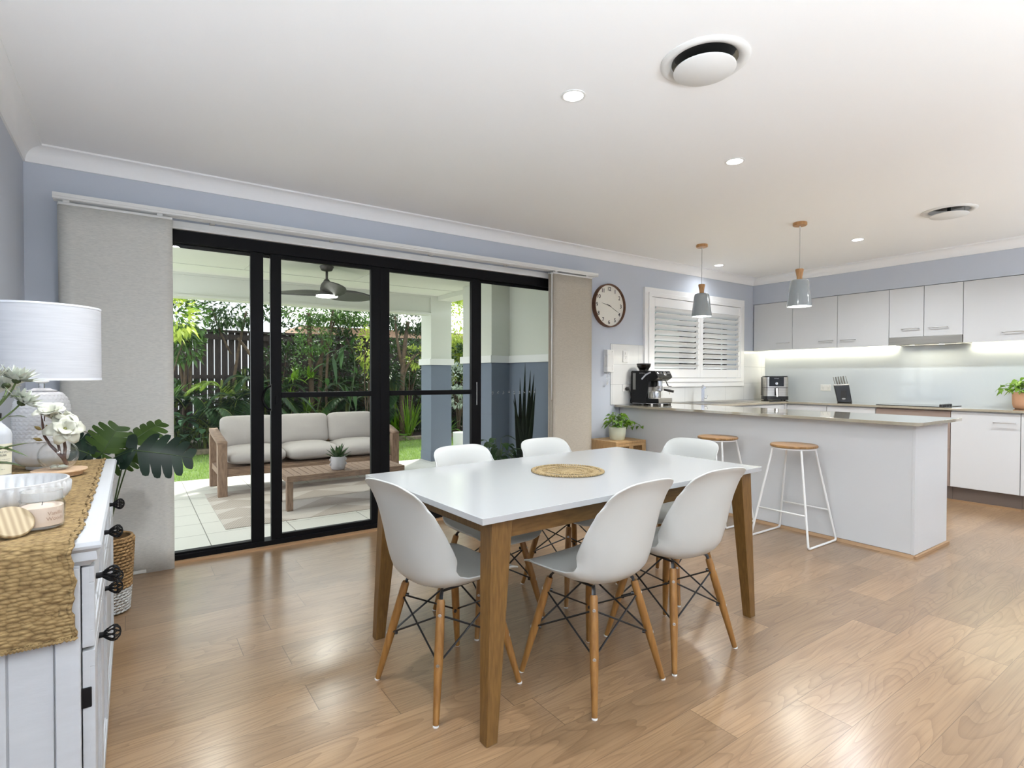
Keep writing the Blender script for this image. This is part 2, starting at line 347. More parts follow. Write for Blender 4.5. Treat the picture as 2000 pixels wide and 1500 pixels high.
# round pull and lock
h = MB(); h.tube([(0.79 + 0.046 * cos(a), 4.088 - 0.028 * (1 - abs(cos(a)) ** 3), 1.048 + 0.082 * sin(a)) for a in [pi / 2 + pi * i / 14 for i in range(15)]], 0.0075, 8)
h.box(0.800, 0.822, 4.086, 4.1, 0.955, 1.145); h.build('pull_handle', BLACKM, dr, smooth=rad(40))
MB().box(0.826, 0.846, 4.090, 4.1, 1.00, 1.06).lathe([(0.008, 0), (0.008, 0.008)], 12, (0.0, 0, 0)).build('lock', BLACKP, dr) if False else MB().box(0.826, 0.846, 4.090, 4.1, 1.00, 1.06).build('lock', BLACKM, dr, bevel=0.003)
MB().box(2.478, 2.486, 4.092, 4.1, 0.95, 1.15).build('latch_plate', STEEL, dr, bevel=0.001)
# decorative frosted marks on the glass
frost = mat('frosted_mark', (0.55, 0.57, 0.57), 0.6)
random.seed(3)
for (xa, xb, n) in ((0.24, 0.64, 8), (2.66, 3.2, 9)):
    b = MB()
    for i in range(n):
        cx = xa + (xb - xa) * (i + 0.5) / n
        for k in range(3):
            a = random.uniform(-0.6, 0.6) + pi / 2 * (k % 2); c = Vector((cx + random.uniform(-0.006, 0.006), 0, 1.05 + random.uniform(-0.01, 0.01)))
            d = Vector((cos(a), 0, sin(a))) * 0.010; n_ = Vector((-sin(a), 0, cos(a))) * 0.0012; yy = 4.1135 if xa < 1 else 4.1585
            b.add([(c + d + n_)[:1] + (yy,) + (c + d + n_)[2:] if False else ((c + d + n_).x, yy, (c + d + n_).z), ((c - d + n_).x, yy, (c - d + n_).z), ((c - d - n_).x, yy, (c - d - n_).z), ((c + d - n_).x, yy, (c + d - n_).z)], [(0, 1, 2, 3)])
    b.build('safety_decal', frost, dr)
struct(MB().box(DX0, DX1, 4.04, 4.088, 0.0, 0.012).build('trim_6', mat('oak_sill', srgb(176, 140, 104), 0.4)))
# white timber reveal above the door
struct(MB().box(DX0 - 0.03, DX1 + 0.03, 4.058, 4.085, 2.135, 2.150).box(DX0 - 0.03, DX1 + 0.03, 4.064, 4.082, 2.150, 2.186).build('trim_7', WHITE, bevel=0.002))

# ------------------------------------------------------------------ panel blinds
tr = thing('blind_track', 'long white aluminium panel-blind track fixed above the black sliding door', 'curtain track')
b = MB(); b.box(-0.36, 3.81, 3.955, 4.078, 2.205, 2.226)
for k in range(4): b.box(-0.36, 3.81, 3.957 + k * 0.026, 3.960 + k * 0.026, 2.192, 2.205)
b.build('rail', WHITE, tr, bevel=0.001)
for x in (0.42, 1.2, 2.0, 2.75, 3.4): MB().box(x, x + 0.03, 4.02, 4.08, 2.19, 2.206).build('bracket', WHITE, tr)
def blind(name, label, x0, x1, y, m, z0=0.0, folds=0.004, wand=False, n=2):
    t = thing(name, label, 'blind', (0, 0, 0), 0, 'fabric panel blinds at the sliding door')
    for k in range(n):
        dx = 0.008 * k; yy = y + 0.026 * k
        b = MB().grid(lambda u, v: (x0 - dx + (x1 - x0) * u + (0.004 * sin(3 * v) * (1 if u < .5 else .4)), yy + folds * sin(u * 5 + v * 3) * (1 - v), z0 + (2.172 - z0) * v), 10, 16)
        b.build('fabric_panel', m, t, smooth=True, solid=0.0022)
        MB().box(x0 - dx, x1 - dx, yy - 0.004, yy + 0.004, 2.165, 2.178).build('carrier', WHITE, t)
        for xa in (x0 + 0.02, x1 - 0.08): MB().box(xa, xa + 0.03, yy - 0.004, yy + 0.004, 2.176, 2.195).build('hanger_clip', WHITE, t)
        MB().box(x0 - dx + 0.004, x1 - dx - 0.004, yy - 0.004, yy + 0.004, z0 + 0.004, z0 + 0.022).build('bottom_weight', m, t)
    if wand: MB().tube([(x0 - 0.018, y - 0.004, 2.17), (x0 - 0.018, y - 0.004, 0.98)], 0.006, 8).build('wand', WHITE, t, smooth=True)
    return t
blind('panel_blind', 'wide grey linen panel blind hanging left of the door behind the table lamp', -0.335, 0.209, 3.975, BLINDM, 0.0, 0.006)
blind('panel_blind', 'narrow beige linen panel blind with white wand hanging beside the wall clock', 3.235, 3.725, 3.962, BLINDR, 0.0, 0.006, True, 3)

# ------------------------------------------------------------------ kitchen window with plantation shutters
win = struct(thing('window_1', None, None))
b = MB(); y = YB; fx0, fx1, fz0, fz1 = 4.60, 6.49, 1.085, 2.185
for (xa, xb, za, zb) in ((fx0, fx1, fz1 - 0.075, fz1), (fx0, fx1, fz0, fz0 + 0.075), (fx0, fx0 + 0.075, fz0 + 0.075, fz1 - 0.075), (fx1 - 0.075, fx1, fz0 + 0.075, fz1 - 0.075)):
    b.box(xa, xb, y - 0.03, y, za, zb)
for (xa, xb, za, zb) in ((fx0 + 0.055, fx1 - 0.055, fz1 - 0.10, fz1 - 0.055), (fx0 + 0.055, fx1 - 0.055, fz0 + 0.055, fz0 + 0.10), (fx0 + 0.055, fx0 + 0.10, fz0 + 0.10, fz1 - 0.10), (fx1 - 0.10, fx1 - 0.055, fz0 + 0.10, fz1 - 0.10)):
    b.box(xa, xb, y - 0.045, y + 0.02, za, zb)
SHW = mat('shutter_white', srgb(246, 246, 246), 0.4)
b.build('window_frame', SHW, win, bevel=0.002)
mx = (fx0 + fx1) / 2 + 0.02
for (xa, xb) in ((fx0 + 0.10, mx), (mx + 0.003, fx1 - 0.10)):
    za, zb = fz0 + 0.105, fz1 - 0.105
    p = MB().box(xa, xa + 0.05, y - 0.04, y - 0.012, za, zb).box(xb - 0.05, xb, y - 0.04, y - 0.012, za, zb).box(xa + 0.05, xb - 0.05, y - 0.04, y - 0.012, za, za + 0.10).box(xa + 0.05, xb - 0.05, y - 0.04, y - 0.012, zb - 0.10, zb).build('shutter_panel', SHW, win, bevel=0.002)
    n = 11; H = (zb - za - 0.20) / n
    for i in range(n):
        zc = za + 0.10 + H * (i + 0.5); bb = MB(); bb.m = T(0, y - 0.026, zc) @ Rx(rad(-31))
        prof = [(-0.045, 0), (-0.025, 0.005), (0.025, 0.005), (0.045, 0), (0.025, -0.005), (-0.025, -0.005)]
        vs = [(x, a, c) for x in (xa + 0.052, xb - 0.052) for a, c in prof]
        bb.add(vs, [(k, (k + 1) % 6, 6 + (k + 1) % 6, 6 + k) for k in range(6)] + [tuple(range(5, -1, -1)), tuple(range(6, 12))])
        bb.build('louvre', SHW, p, smooth=rad(60))
b = MB(); b.box(WX0, WX1, 4.24, 4.28, WZ0, WZ0 + 0.04).box(WX0, WX1, 4.24, 4.28, WZ1 - 0.04, WZ1).box(WX0, WX0 + 0.04, 4.24, 4.28, WZ0, WZ1).box(WX1 - 0.04, WX1, 4.24, 4.28, WZ0, WZ1).box(5.48, 5.56, 4.23, 4.28, WZ0, WZ1).build('sash', BLACKM, win)
MB().box(WX0, WX1, 4.257, 4.263, WZ0, WZ1).build('glass_pane', GLASS, win)

struct(MB().box(4.06, 9.0, 5.7, 5.9, 0, 3.0).build('wall_wing', mat('grey_green_render', srgb(132, 140, 136), 0.8)))
struct(MB().box(4.06, 9.0, 4.33, 5.7, -0.2, -0.05).build('floor_path', mat('concrete_path', srgb(150, 148, 142), 0.9)))
# ------------------------------------------------------------------ tiles on the kitchen walls
TW = tile_mat('white_wall_tile', srgb(226, 227, 226), srgb(190, 192, 192), 0.40, 0.212, (0, 2), (-4.12, -0.905), 0.004, 0.12, 0.3)
b = MB(); yt0, yt1 = YB - 0.009, YB; tz = 1.545
b.box(4.105, fx0, yt0, yt1, 0.905, tz).box(fx0, fx1, yt0, yt1, 0.905, fz0).box(fx1, XK - 0.01, yt0, yt1, 0.905, tz)
struct(b.build('trim_8', TW))
struct(MB().box(XK - 0.009, XK, -0.35, YB - 0.010, 0.905, 1.545).build('trim_9', SPLASH))

# ------------------------------------------------------------------ ceiling fittings
def downlight(label, x, y, z=CZ, w=DOWN_W, d=0.045, parent_only=False):
    t = thing('downlight', label, 'ceiling light', (x, y, z), 0, 'recessed ceiling downlights')
    MB().ring([(d, 0.0), (d + 0.012, 0.0), (d + 0.012, -0.003), (d + 0.006, -0.005), (d, -0.003)], 28).build('trim_ring', WHITE, t, smooth=rad(40))
    MB().lathe([(d, -0.002), (0.0, -0.0025)], 28).build('diffuser', LIGHTM, t)
    lamp('AREA', 'down_beam', (x, y, z - 0.012), w, (0.93, 0.97, 1.0), 0.09, spread=rad(150))
    return t
downlight('round ceiling downlight nearest the camera, above the dining table', 1.669, 1.902)
downlight('round ceiling downlight in mid ceiling, between table and stools', 2.963, 1.92, w=4.0)
downlight('round ceiling downlight over the kitchen floor, right of the pendants', 5.585, 2.341, w=11)
downlight('small far ceiling downlight near the cornice above the shuttered window', 5.563, 3.797, w=1.5)
lamp('AREA', 'down_beam', (0.35, 1.9, CZ - 0.012), 13, (0.93, 0.97, 1.0), 0.09, spread=rad(160))  # added unseen ceiling light without a fitting, brightens left floor and blind
for (x, y) in ((4.3, 0.3), (2.2, 0.0)): lamp('AREA', 'down_beam', (x, y, CZ - 0.012), 3.2, (0.93, 0.97, 1.0), 0.09, spread=rad(150))  # weaker added lights out of view, no fittings, filling the foreground
for (x, y) in ((0.4, -0.4), (5.6, 0.6), (5.6, 0.9), (7.6, -1.6), (4.6, -1.6), (1.6, -1.7)):  # further unseen ceiling lights added to fill the room, no fittings
    lamp('AREA', 'down_beam', (x, y, CZ - 0.012), DOWN_W, (0.93, 0.97, 1.0), 0.09, spread=rad(150))
def ac(label, x, y, R, r):
    t = thing('air_diffuser', label, 'air vent', (x, y, CZ), 0, 'round ceiling air diffusers')
    MB().ring([(R * 0.74, 0.0), (R, 0.0), (R, -0.003), (R * 0.93, -0.012), (R * 0.85, -0.010), (R * 0.76, -0.004)], 48).build('outer_ring', WHITE, t, smooth=rad(50))
    MB().lathe([(0.0, -0.0012), (R * 0.74, -0.001)], 48).build('throat', mat('dark_throat', (0.01, 0.01, 0.01), 0.08, coat=0.5), t)
    MB().lathe([(0.012, -0.03), (0.012, 0.0)], 12).build('stem', BLACKP, t)
    MB().lathe([(0.0, -0.030), (r * 0.9, -0.030), (r, -0.034), (r, -0.038), (r * 0.97, -0.041), (0.0, -0.043)], 48).build('centre_disc', WHITE, t, smooth=rad(40))
ac('round white air diffuser with dark throat, nearer of two, high above the table', 1.926, 1.388, 0.175, 0.122)
ac('round white air diffuser, farther of two, over the kitchen floor', 5.19, 1.53, 0.175, 0.122)

# ------------------------------------------------------------------ pendants
BAM = mat('bamboo', srgb(196, 150, 100), 0.4, col2=srgb(172, 124, 76), vscale=20, stretch=(6, 6, 0.5))
GREYL = mat('grey_lacquer', srgb(152, 160, 164), 0.12, coat=0.8)
def pendant(label, x, y):
    t = thing('pendant_lamp', label, 'pendant lamp', (x, y, CZ), 0, 'grey pendants over the peninsula')
    MB().lathe([(0.0, 0), (0.052, 0), (0.054, -0.004), (0.054, -0.022), (0.05, -0.027), (0, -0.027)], 32).build('ceiling_rose', BAM, t, smooth=rad(40))
    MB().lathe([(0.0, -0.27 + 0.24), (0.007, -0.03), (0.006, -0.045), (0.0, -0.047)], 12).build('cord_grip', WHITE, t, smooth=True)
    MB().tube([(0, 0, -0.03), (0, 0, -0.39)], 0.0022, 8).build('cord', mat('grey_cord', (0.35, 0.35, 0.35), 0.6), t)
    MB().lathe([(0, -0.385), (0.030, -0.387), (0.033, -0.393), (0.026, -0.425), (0.021, -0.455), (0.022, -0.475), (0, -0.475)], 24).build('neck', BAM, t, smooth=rad(40))
    s = MB().ring([(0.022, -0.475), (0.055, -0.477), (0.066, -0.484), (0.071, -0.50), (0.096, -0.70), (0.092, -0.70), (0.067, -0.503), (0.062, -0.488), (0.05, -0.481), (0.022, -0.480)], 40).build('shade', GREYL, t, smooth=rad(50))
    MB().lathe([(0.0, -0.662), (0.088, -0.668), (0.0915, -0.684)], 32).build('diffuser', emat('pendant_glow', (1, 0.97, 0.88), 12), t)
    lamp('AREA', 'pendant_beam', (x, y, CZ - 0.695), 5, (1, 0.96, 0.88), 0.15, spread=rad(140))
pendant('grey pendant lamp with bamboo neck in front of the shuttered window', 4.568, 3.306)
pendant('grey pendant lamp with bamboo neck in front of the wall cupboards', 4.582, 2.363)

# ------------------------------------------------------------------ wall clock
ck = thing('wall_clock', 'round wall clock with walnut rim and black numerals beside the beige blind', 'clock', (4.062, YB, 1.937))
WAL = mat('walnut', srgb(112, 76, 54), 0.45, col2=srgb(86, 56, 40), vscale=30)
def yl(b): b.m = Rx(rad(90)); return b
R = 0.224
yl(MB()).ring([(R, 0.0), (R, 0.042), (R - 0.004, 0.047), (R - 0.012, 0.045), (R - 0.014, 0.03), (R - 0.014, 0.0)], 64).build('rim', WAL, ck, smooth=rad(40))
yl(MB()).lathe([(0, 0.02), (R - 0.013, 0.02)], 64).build('dial', mat('clock_dial', srgb(236, 234, 224), 0.6), ck)
INK = mat('black_ink', (0.01, 0.01, 0.01), 0.5)
for i in range(1, 13):
    a = rad(90 - 30 * i)
    text_mesh('numeral', str(i), 0.058, INK, ck, T(0.172 * cos(a), -0.021, 0.172 * sin(a)) @ Rx(rad(90)), spacing=0.9, offset=0.0007)
def hand(nm, ang, L, w):
    a = rad(90 - ang); b = MB(); b.m = T(0, -0.024, 0) @ Rx(rad(90)) @ Rz(a)
    b.prism([(-0.03, -w), (L * 0.6, -w), (L, 0), (L * 0.6, w), (-0.03, w)], 0.001).build(nm, INK, ck)
hand('hour_hand', 282, 0.115, 0.0022); hand('minute_hand', 116, 0.158, 0.0018); hand('second_hand', 115, 0.16, 0.0006)
yl(MB()).lathe([(0.006, 0.02), (0.006, 0.028), (0, 0.029)], 16).build('hub', INK, ck)
# intercom
ic = thing('intercom_handset', 'white wall intercom handset hanging right of the clock', 'intercom', (4.065, YB, 1.363))
MB().box(-0.062, 0.070, -0.022, 0, -0.118, 0.118).build('base_unit', WHITE, ic, bevel=0.006)
MB().box(-0.064, -0.018, -0.062, -0.020, 0.062, 0.116).box(-0.064, -0.018, -0.062, -0.020, -0.116, -0.060).box(-0.060, -0.022, -0.060, -0.040, -0.07, 0.07).build('handset', WHITE, ic, bevel=0.008)
for zz in (0.095, -0.055, -0.075, -0.095): MB().box(0.045, 0.052, -0.024, -0.021, zz, zz + 0.006).build('button', mat('grey_button', (0.3, 0.3, 0.3), 0.5), ic)
pts = []
for i in range(120):
    u = i / 119; a = u * 2 * pi * 16; base = bez((-0.035, -0.03, -0.118), (-0.055, -0.03, -0.37), (0.02, -0.015, -0.118), 119)[i]
    pts.append(base + Vector((0.006 * cos(a), 0.006 * sin(a), 0)))
MB().tube(pts, 0.0018, 5).build('coiled_cord', WHITE, ic, smooth=True)
def plate(name, label, cat, x, y, z, w, h, rz=0, rock=1, holes=1, group=None):
    t = thing(name, label, cat, (x, y, z), rz, group)
    MB().box(-w / 2, w / 2, -0.008, 0, -h / 2, h / 2).build('cover_plate', WHITE, t, bevel=0.003)
    n = max(1, holes)
    dk = mat('socket_slot', (0.05, 0.05, 0.05), 0.5); vert = h > w
    for k in range(n):
        o = (k - (n - 1) / 2) * (w / n)
        MB().box(o - 0.006, o + 0.006, -0.011, -0.007, h * 0.18, h * 0.36).build('rocker_switch', WHITE, t, bevel=0.001)
        if rock == 1:
            b = MB()
            for (dx, dz, an) in ((-0.008, -0.002, 0.5), (0.008, -0.002, -0.5), (0, -0.018, 0)):
                c, s_ = cos(an), sin(an)
                b.hexa([(o + dx + (px * c - pz * s_), py, dz + (px * s_ + pz * c)) for py in (-0.0086, -0.0078) for (px, pz) in ((-0.0012, -0.005), (0.0012, -0.005), (0.0012, 0.005), (-0.0012, 0.005))])
            b.build('socket_slots', dk, t)
    return t
plate('light_switch', 'white wall plate with switch and socket on tiles, beside the intercom', 'switch', 4.315, yt0, 1.415, 0.075, 0.125, holes=1)
pw = plate('power_outlet', 'white power outlet on tiles behind the coffee machine', 'power outlet', 4.33, yt0, 1.08, 0.115, 0.075, holes=2, group='white power outlets')
plate('power_outlet', 'white power outlet on the pale splashback behind the knife block', 'power outlet', XK - 0.009, 3.285, 1.07, 0.118, 0.075, rz=rad(-90), holes=2, group='white power outlets')
# ------------------------------------------------------------------ dining table
ang = rad(1.9); dt = thing('dining_table', 'white-topped rectangular dining table on splayed oak legs', 'table', (1.727, 1.964, 0), ang)
L2, W2 = 0.84, 0.482
MB().box(-L2, L2, -W2, W2, 0.728, 0.750).build('tabletop', TABLEW, dt, bevel=0.0015)
for s in (-1, 1):
    MB().box(-0.72, 0.72, s * 0.40 - 0.011, s * 0.40 + 0.011, 0.648, 0.728).build('apron', OAKX, dt, bevel=0.001)
    MB().box(s * 0.715 - 0.011, s * 0.715 + 0.011, -0.40, 0.40, 0.648, 0.728).build('apron', OAK, dt, bevel=0.001)
for sx in (-1, 1):
    for sy in (-1, 1):
        # top block overlaps apron corners, foot splays out to the table corner
        tx0, tx1, ty0, ty1 = 0.70, 0.785, 0.385, 0.455
        bx0, bx1, by0, by1 = 0.770, 0.814, 0.426, 0.468
        f = lambda x, y, z: (sx * x, sy * y, z)
        pts = [f(bx0, by0, 0), f(bx1, by0, 0), f(bx1, by1, 0), f(bx0, by1, 0), f(tx0, ty0, 0.728), f(tx1, ty0, 0.728), f(tx1, ty1, 0.728), f(tx0, ty1, 0.728)]
        b = MB(); b.v = pts; q = [(0, 3, 2, 1), (4, 5, 6, 7), (0, 1, 5, 4), (1, 2, 6, 5), (2, 3, 7, 6), (3, 0, 4, 7)]
        b.f = q if sx * sy > 0 else [tuple(reversed(k)) for k in q]
        b.build('leg', OAK, dt, bevel=0.003)
# placemat
STRAW = weave_mat('straw_weave', srgb(188, 166, 124), srgb(112, 88, 52), (150, 150))
pm = thing('placemat', 'round woven straw placemat in the middle of the white tabletop', 'placemat', (1.69, 1.958, 0.7505))
rr = random.Random(5)
MB().lathe([(0.0, 0.004), (0.062, 0.004), (0.064, 0.0)], 40).build('woven_centre', STRAW, pm, smooth=True)
for (ra, rb) in ((0.078, 0.092), (0.122, 0.150)):
    MB().ring([(ra, 0), (rb, 0), (rb, 0.004), (ra, 0.004)], 60).build('woven_ring', STRAW, pm)
def loops(r0, r1, n, w):
    b = MB()
    for i in range(n):
        a = 2 * pi * i / n; d = rr.uniform(-.03, .03)
        b.tube([(r0 * cos(a), r0 * sin(a), 0.002), ((r0 + r1) / 2 * cos(a + d), (r0 + r1) / 2 * sin(a + d), 0.0045), (r1 * cos(a + 0.6 / n * 2), r1 * sin(a + 0.6 / n * 2), 0.002)], w, 4, cap=False)
    return b
b = loops(0.062, 0.080, 48, 0.0014); b2 = loops(0.092, 0.124, 56, 0.0018); b.v, n0 = b.v, len(b.v); b.f += [tuple(n0 + i for i in f) for f in b2.f]; b.v += b2.v
b.build('spoke_stitching', STRAW, pm, smooth=True)
b = MB(); R0 = 0.163
for i in range(96):
    a = 2 * pi * i / 96; c = Vector((R0 * cos(a), R0 * sin(a), 0.0045)); t_ = Vector((-sin(a), cos(a), 0)); r_ = Vector((cos(a), sin(a), 0))
    b.tube([c - r_ * 0.010 - t_ * 0.002, c + Vector((0, 0, 0.001)), c + r_ * 0.010 + t_ * 0.002], [0.0025, 0.005, 0.003], 5)
b.build('plaited_edge', STRAW, pm, smooth=True)

# ------------------------------------------------------------------ dining chairs
PROF = [(0.245, 0.418), (0.232, 0.432), (0.20, 0.440), (0.14, 0.440), (0.07, 0.432), (0.0, 0.424), (-0.07, 0.420), (-0.125, 0.424), (-0.165, 0.440), (-0.192, 0.470), (-0.208, 0.515), (-0.219, 0.570), (-0.229, 0.630), (-0.239, 0.690), (-0.250, 0.750), (-0.263, 0.797), (-0.283, 0.826)]
WID = [0.200, 0.205, 0.215, 0.226, 0.232, 0.234, 0.232, 0.228, 0.225, 0.226, 0.228, 0.227, 0.220, 0.209, 0.201, 0.198, 0.201]
CUR = [0.004, 0.008, 0.018, 0.032, 0.044, 0.054, 0.062, 0.074, 0.092, 0.108, 0.108, 0.096, 0.078, 0.054, 0.028, 0.004, -0.018]
cum = [0.0]
for i in range(1, len(PROF)): cum.append(cum[-1] + math.hypot(PROF[i][0] - PROF[i - 1][0], PROF[i][1] - PROF[i - 1][1]))
TL = cum[-1]
def smp(arr, a):
    a = max(0, min(TL, a)); i = 0
    while i < len(cum) - 2 and cum[i + 1] < a: i += 1
    t = (a - cum[i]) / (cum[i + 1] - cum[i])
    t2 = t
    if isinstance(arr[0], tuple): return tuple(arr[i][k] * (1 - t2) + arr[i + 1][k] * t2 for k in range(2))
    return arr[i] * (1 - t2) + arr[i + 1] * t2
def shell_pt(u, v):
    t = 2 * v - 1; at = abs(t)
    a0 = 0.085 * at ** 4.5; a1 = TL - 0.075 * at ** 5.0; a = a0 + (a1 - a0) * u
    p = smp(PROF, a); q = smp(PROF, a + 0.10); q0 = smp(PROF, a - 0.10)
    d = Vector((q[0] - q0[0], q[1] - q0[1])).normalized(); n = Vector((d.y, -d.x))  # towards sitter
    if n.y < 0 and a < TL * .4: n = -n
    if a >= TL * .4 and n.x < 0: n = -n
    w = smp(WID, a) * (1 - 0.10 * (max(0, at - 0.75) / .25) ** 2 * (1 if (u < .06 or u > .94) else 0.35)); c = smp(CUR, a) * at ** 2.6
    return (p[0] + n.x * c, t * w * (1 - 0.10 * (c / 0.11) * at ** 3), p[1] + n.y * c)
WIRE = mat('black_wire', (0.01, 0.01, 0.011), 0.35)
def make_chair(label):
    t = thing('dining_chair', label, 'chair', (0, 0, 0), 0, 'white shell chairs around the dining table')
    o = MB().grid(shell_pt, 40, 24).build('seat_shell', SHELL, t, smooth=True, solid=0.006)
    md = o.modifiers.new('edge', 'BEVEL'); md.width = 0.002; md.segments = 2; md.limit_method = 'ANGLE'; md.angle_limit = rad(50)
    tops, feet = {}, {}
    for i, (sx, sy) in enumerate(((1, 1), (1, -1), (-1, -1), (-1, 1))):
        top = Vector((sx * 0.118, sy * 0.118, 0.392)); ft = Vector((sx * 0.198, sy * 0.200, 0.0)); d = (ft - top)
        tops[i], feet[i] = top, ft
        pt = lambda k: top + d * k
        lg = MB().tube([pt(0), pt(0.02), pt(0.25), pt(0.5), pt(0.985)], [0.0125, 0.0150, 0.0165, 0.0165, 0.0105], 14).build('leg', LEGW, t, smooth=rad(50))
        MB().lathe([(0.0105, 0.006), (0.0105, 0.001), (0.009, 0.0), (0, 0)], 14, (ft.x, ft.y, 0)).build('foot_glide', WHITE, lg)
        out = Vector((sx, sy, 0)).normalized()
        for k in (0.12, 0.52):
            b = MB(); c = pt(k) + out * 0.0145; b.m = frame(c, out); b.lathe([(0.0065, 0), (0.0065, 0.002), (0.004, 0.0032), (0.0022, 0.0028), (0.0, 0.0015)], 12)
            b.build('screw', STEEL, lg, smooth=rad(40))
    b = MB()
    for i in range(4):
        j = (i + 1) % 4
        hi = lambda k: tops[k] + (feet[k] - tops[k]) * 0.13
        lo = lambda k: tops[k] + (feet[k] - tops[k]) * 0.52
        mid = (hi(i) + hi(j)) / 2; up = Vector((mid.x * 0.95, mid.y * 0.95, 0.385))
        b.tube([hi(i), lo(j)], 0.0038, 6); b.tube([hi(j), lo(i)], 0.0038, 6)
        k2 = (i + 2) % 4
    for i in range(4):
        for k in (0.13, 0.52):
            c = tops[i] + (feet[i] - tops[i]) * k; inn = -Vector((c.x, c.y, 0)).normalized(); b.tube([c + inn * 0.008, c + inn * 0.026], [0.008, 0.006], 8)
    b.build('wire_brace', WIRE, t, smooth=rad(40))
    for i in range(4):
        b = MB(); p = tops[i]; m_ = Vector((p.x * 0.88, p.y * 0.88, 0.420 - 0.004)); q = p + (feet[i] - p) * 0.07
        b.tube([m_ + Vector((0, 0, 0.004)), m_, Vector((p.x * .97, p.y * .97, 0.402)), q], 0.0095, 6, flat=0.45)
        b.build('leg_bracket', WIRE, t, smooth=rad(40))
    b = MB(); b.tube([tops[0] * 0.88 + Vector((0, 0, 0.072)), tops[3] * 0.88 + Vector((0, 0, 0.070))], 0.005, 6); b.build('seat_bar', WIRE, t, smooth=rad(40)); b = MB(); b.tube([tops[1] * 0.88 + Vector((0, 0, 0.072)), tops[2] * 0.88 + Vector((0, 0, 0.070))], 0.005, 6)
    b.build('seat_bar', WIRE, t, smooth=rad(40))
    return t
# heading = direction the sitter faces
chairs = [((1.012, 1.885), 8.0, 'white shell chair at the left end of the table, its back nearest the door'),
          ((1.503, 1.593), 94.5, 'white shell chair on the near side of the table, beside the nearest oak leg'),
          ((1.985, 1.596), 88.5, 'white shell chair on the near side of the table, beside the right oak leg'),
          ((1.470, 2.310), -88, 'white shell chair on the far side of the table, before the grey patio column'),
          ((2.040, 2.330), -91, 'white shell chair on the far side of the table, in front of the beige blind'),
          ((2.510, 2.035), 186, 'white shell chair at the right end of the table, before the first bar stool')]
c0 = make_chair(chairs[0][2])
for i, ((x, y), a, lb) in enumerate(chairs):
    if i == 0: c0.location = (x, y, 0); c0.rotation_euler = (0, 0, rad(a))
    else: copy_tree(c0, None, (x, y, 0), rad(a), lb)

# ------------------------------------------------------------------ peninsula
STONEX = STONE
pn = thing('kitchen_peninsula', 'long white laminate kitchen peninsula behind the bar stools', 'kitchen island')
MB().box(4.24, 4.82, 1.43, YB - 0.01, 0.022, 0.882).build('cabinet_body', LAMW, pn)
MB().box(4.236, 4.822, 1.412, 1.430, 0.020, 0.882).build('end_panel', LAMW, pn, bevel=0.001)
b = MB(); b.hexa([(4.222, 1.395, 0), (4.24, 1.412, 0), (4.24, YB - 0.02, 0), (4.222, YB - 0.02, 0), (4.232, 1.405, 0.02), (4.24, 1.412, 0.02), (4.24, YB - 0.02, 0.02), (4.232, YB - 0.02, 0.02)])
b.box(4.222, 4.83, 1.395, 1.412, 0, 0.018).build('floor_beading', mat('beading_timber', srgb(172, 138, 104), 0.5), pn)
bt = thing('benchtop', 'thin beige stone benchtop running over peninsula, sink run and cooktop run', 'benchtop')
r = 0.055; cx, cy = 4.155 + r, 1.362 + r
out = [(4.94, 1.362)] if False else [(4.94, 1.362)]
arc = [(cx - r * sin(a), cy - r * cos(a)) for a in [i * pi / 2 / 8 for i in range(9)]]
poly = [(4.94, 1.362), (4.94, YB - 0.012), (4.155, YB - 0.012)] + list(reversed(arc))
b = MB().prism(poly, 0.022, 0.883)
b.box(4.94, 6.45, 3.475, YB - 0.012, 0.883, 0.905); b.box(6.45, XK - 0.012, -0.35, YB - 0.012, 0.883, 0.905)
b.build('stone_slab', STONEX, bt, bevel=0.002)

# ------------------------------------------------------------------ base cupboards
def dhandle(parent, p, axis, L=0.15, out=(-1, 0, 0)):
    o = Vector(out); a = Vector(axis); p = Vector(p)
    MB().tube(fillet_path([p - a * L / 2, p - a * L / 2 + o * 0.03, p + a * L / 2 + o * 0.03, p + a * L / 2], 0.006, 3), 0.0050, 8).build('handle', HANDLE, parent, smooth=rad(50))
def base_unit(label, ya, yb, kind='door', m=LAMW, hand=None, kick=True):
    t = thing('base_cupboard', label, 'cupboard', (0, 0, 0), 0, 'base cupboards below the cooktop bench')
    MB().box(6.49, XK - 0.002, ya + 0.001, yb - 0.001, 0.145, 0.882).build('carcass', LAMW if m is LAMW else m, t)
    MB().box(6.545, 6.56, ya, yb, 0.0, 0.145).build('kickboard', mat('kickboard_taupe', srgb(118, 106, 98), 0.5), t)
    MB().box(6.528, 6.545, ya, yb, 0.0, 0.016).build('floor_beading', MATS['beading_timber'], t)
    if kind == 'door':
        d = MB().box(6.470, 6.488, ya + 0.0015, yb - 0.0015, 0.150, 0.868).build('door', m, t, bevel=0.001)
        if hand: dhandle(d, (6.470, hand, 0.79), (0, 1, 0))
    else:
        for (za, zb) in ((0.150, 0.508), (0.512, 0.868)):
            MB().box(6.470, 6.488, ya + 0.0015, yb - 0.0015, za, zb).build('drawer', m, t, bevel=0.001)
    return t
base_unit('white base cupboard left of the taupe drawers, in the kitchen corner', 3.017, 3.472)
base_unit('white base cupboard directly left of the taupe drawers', 2.522, 3.015)
base_unit('taupe two-drawer base cupboard under the cooktop', 1.874, 2.520, 'drawers', TAUPE)
base_unit('white base cupboard with chrome handle right of the taupe drawers', 1.368, 1.872, hand=1.475)
base_unit('white base cupboard at the right edge of the photo', 0.86, 1.366, hand=0.97)
su = thing('base_cupboard', 'white sink cupboard under the bench below the shuttered window', 'cupboard', (0, 0, 0), 0, 'base cupboards below the cooktop bench')
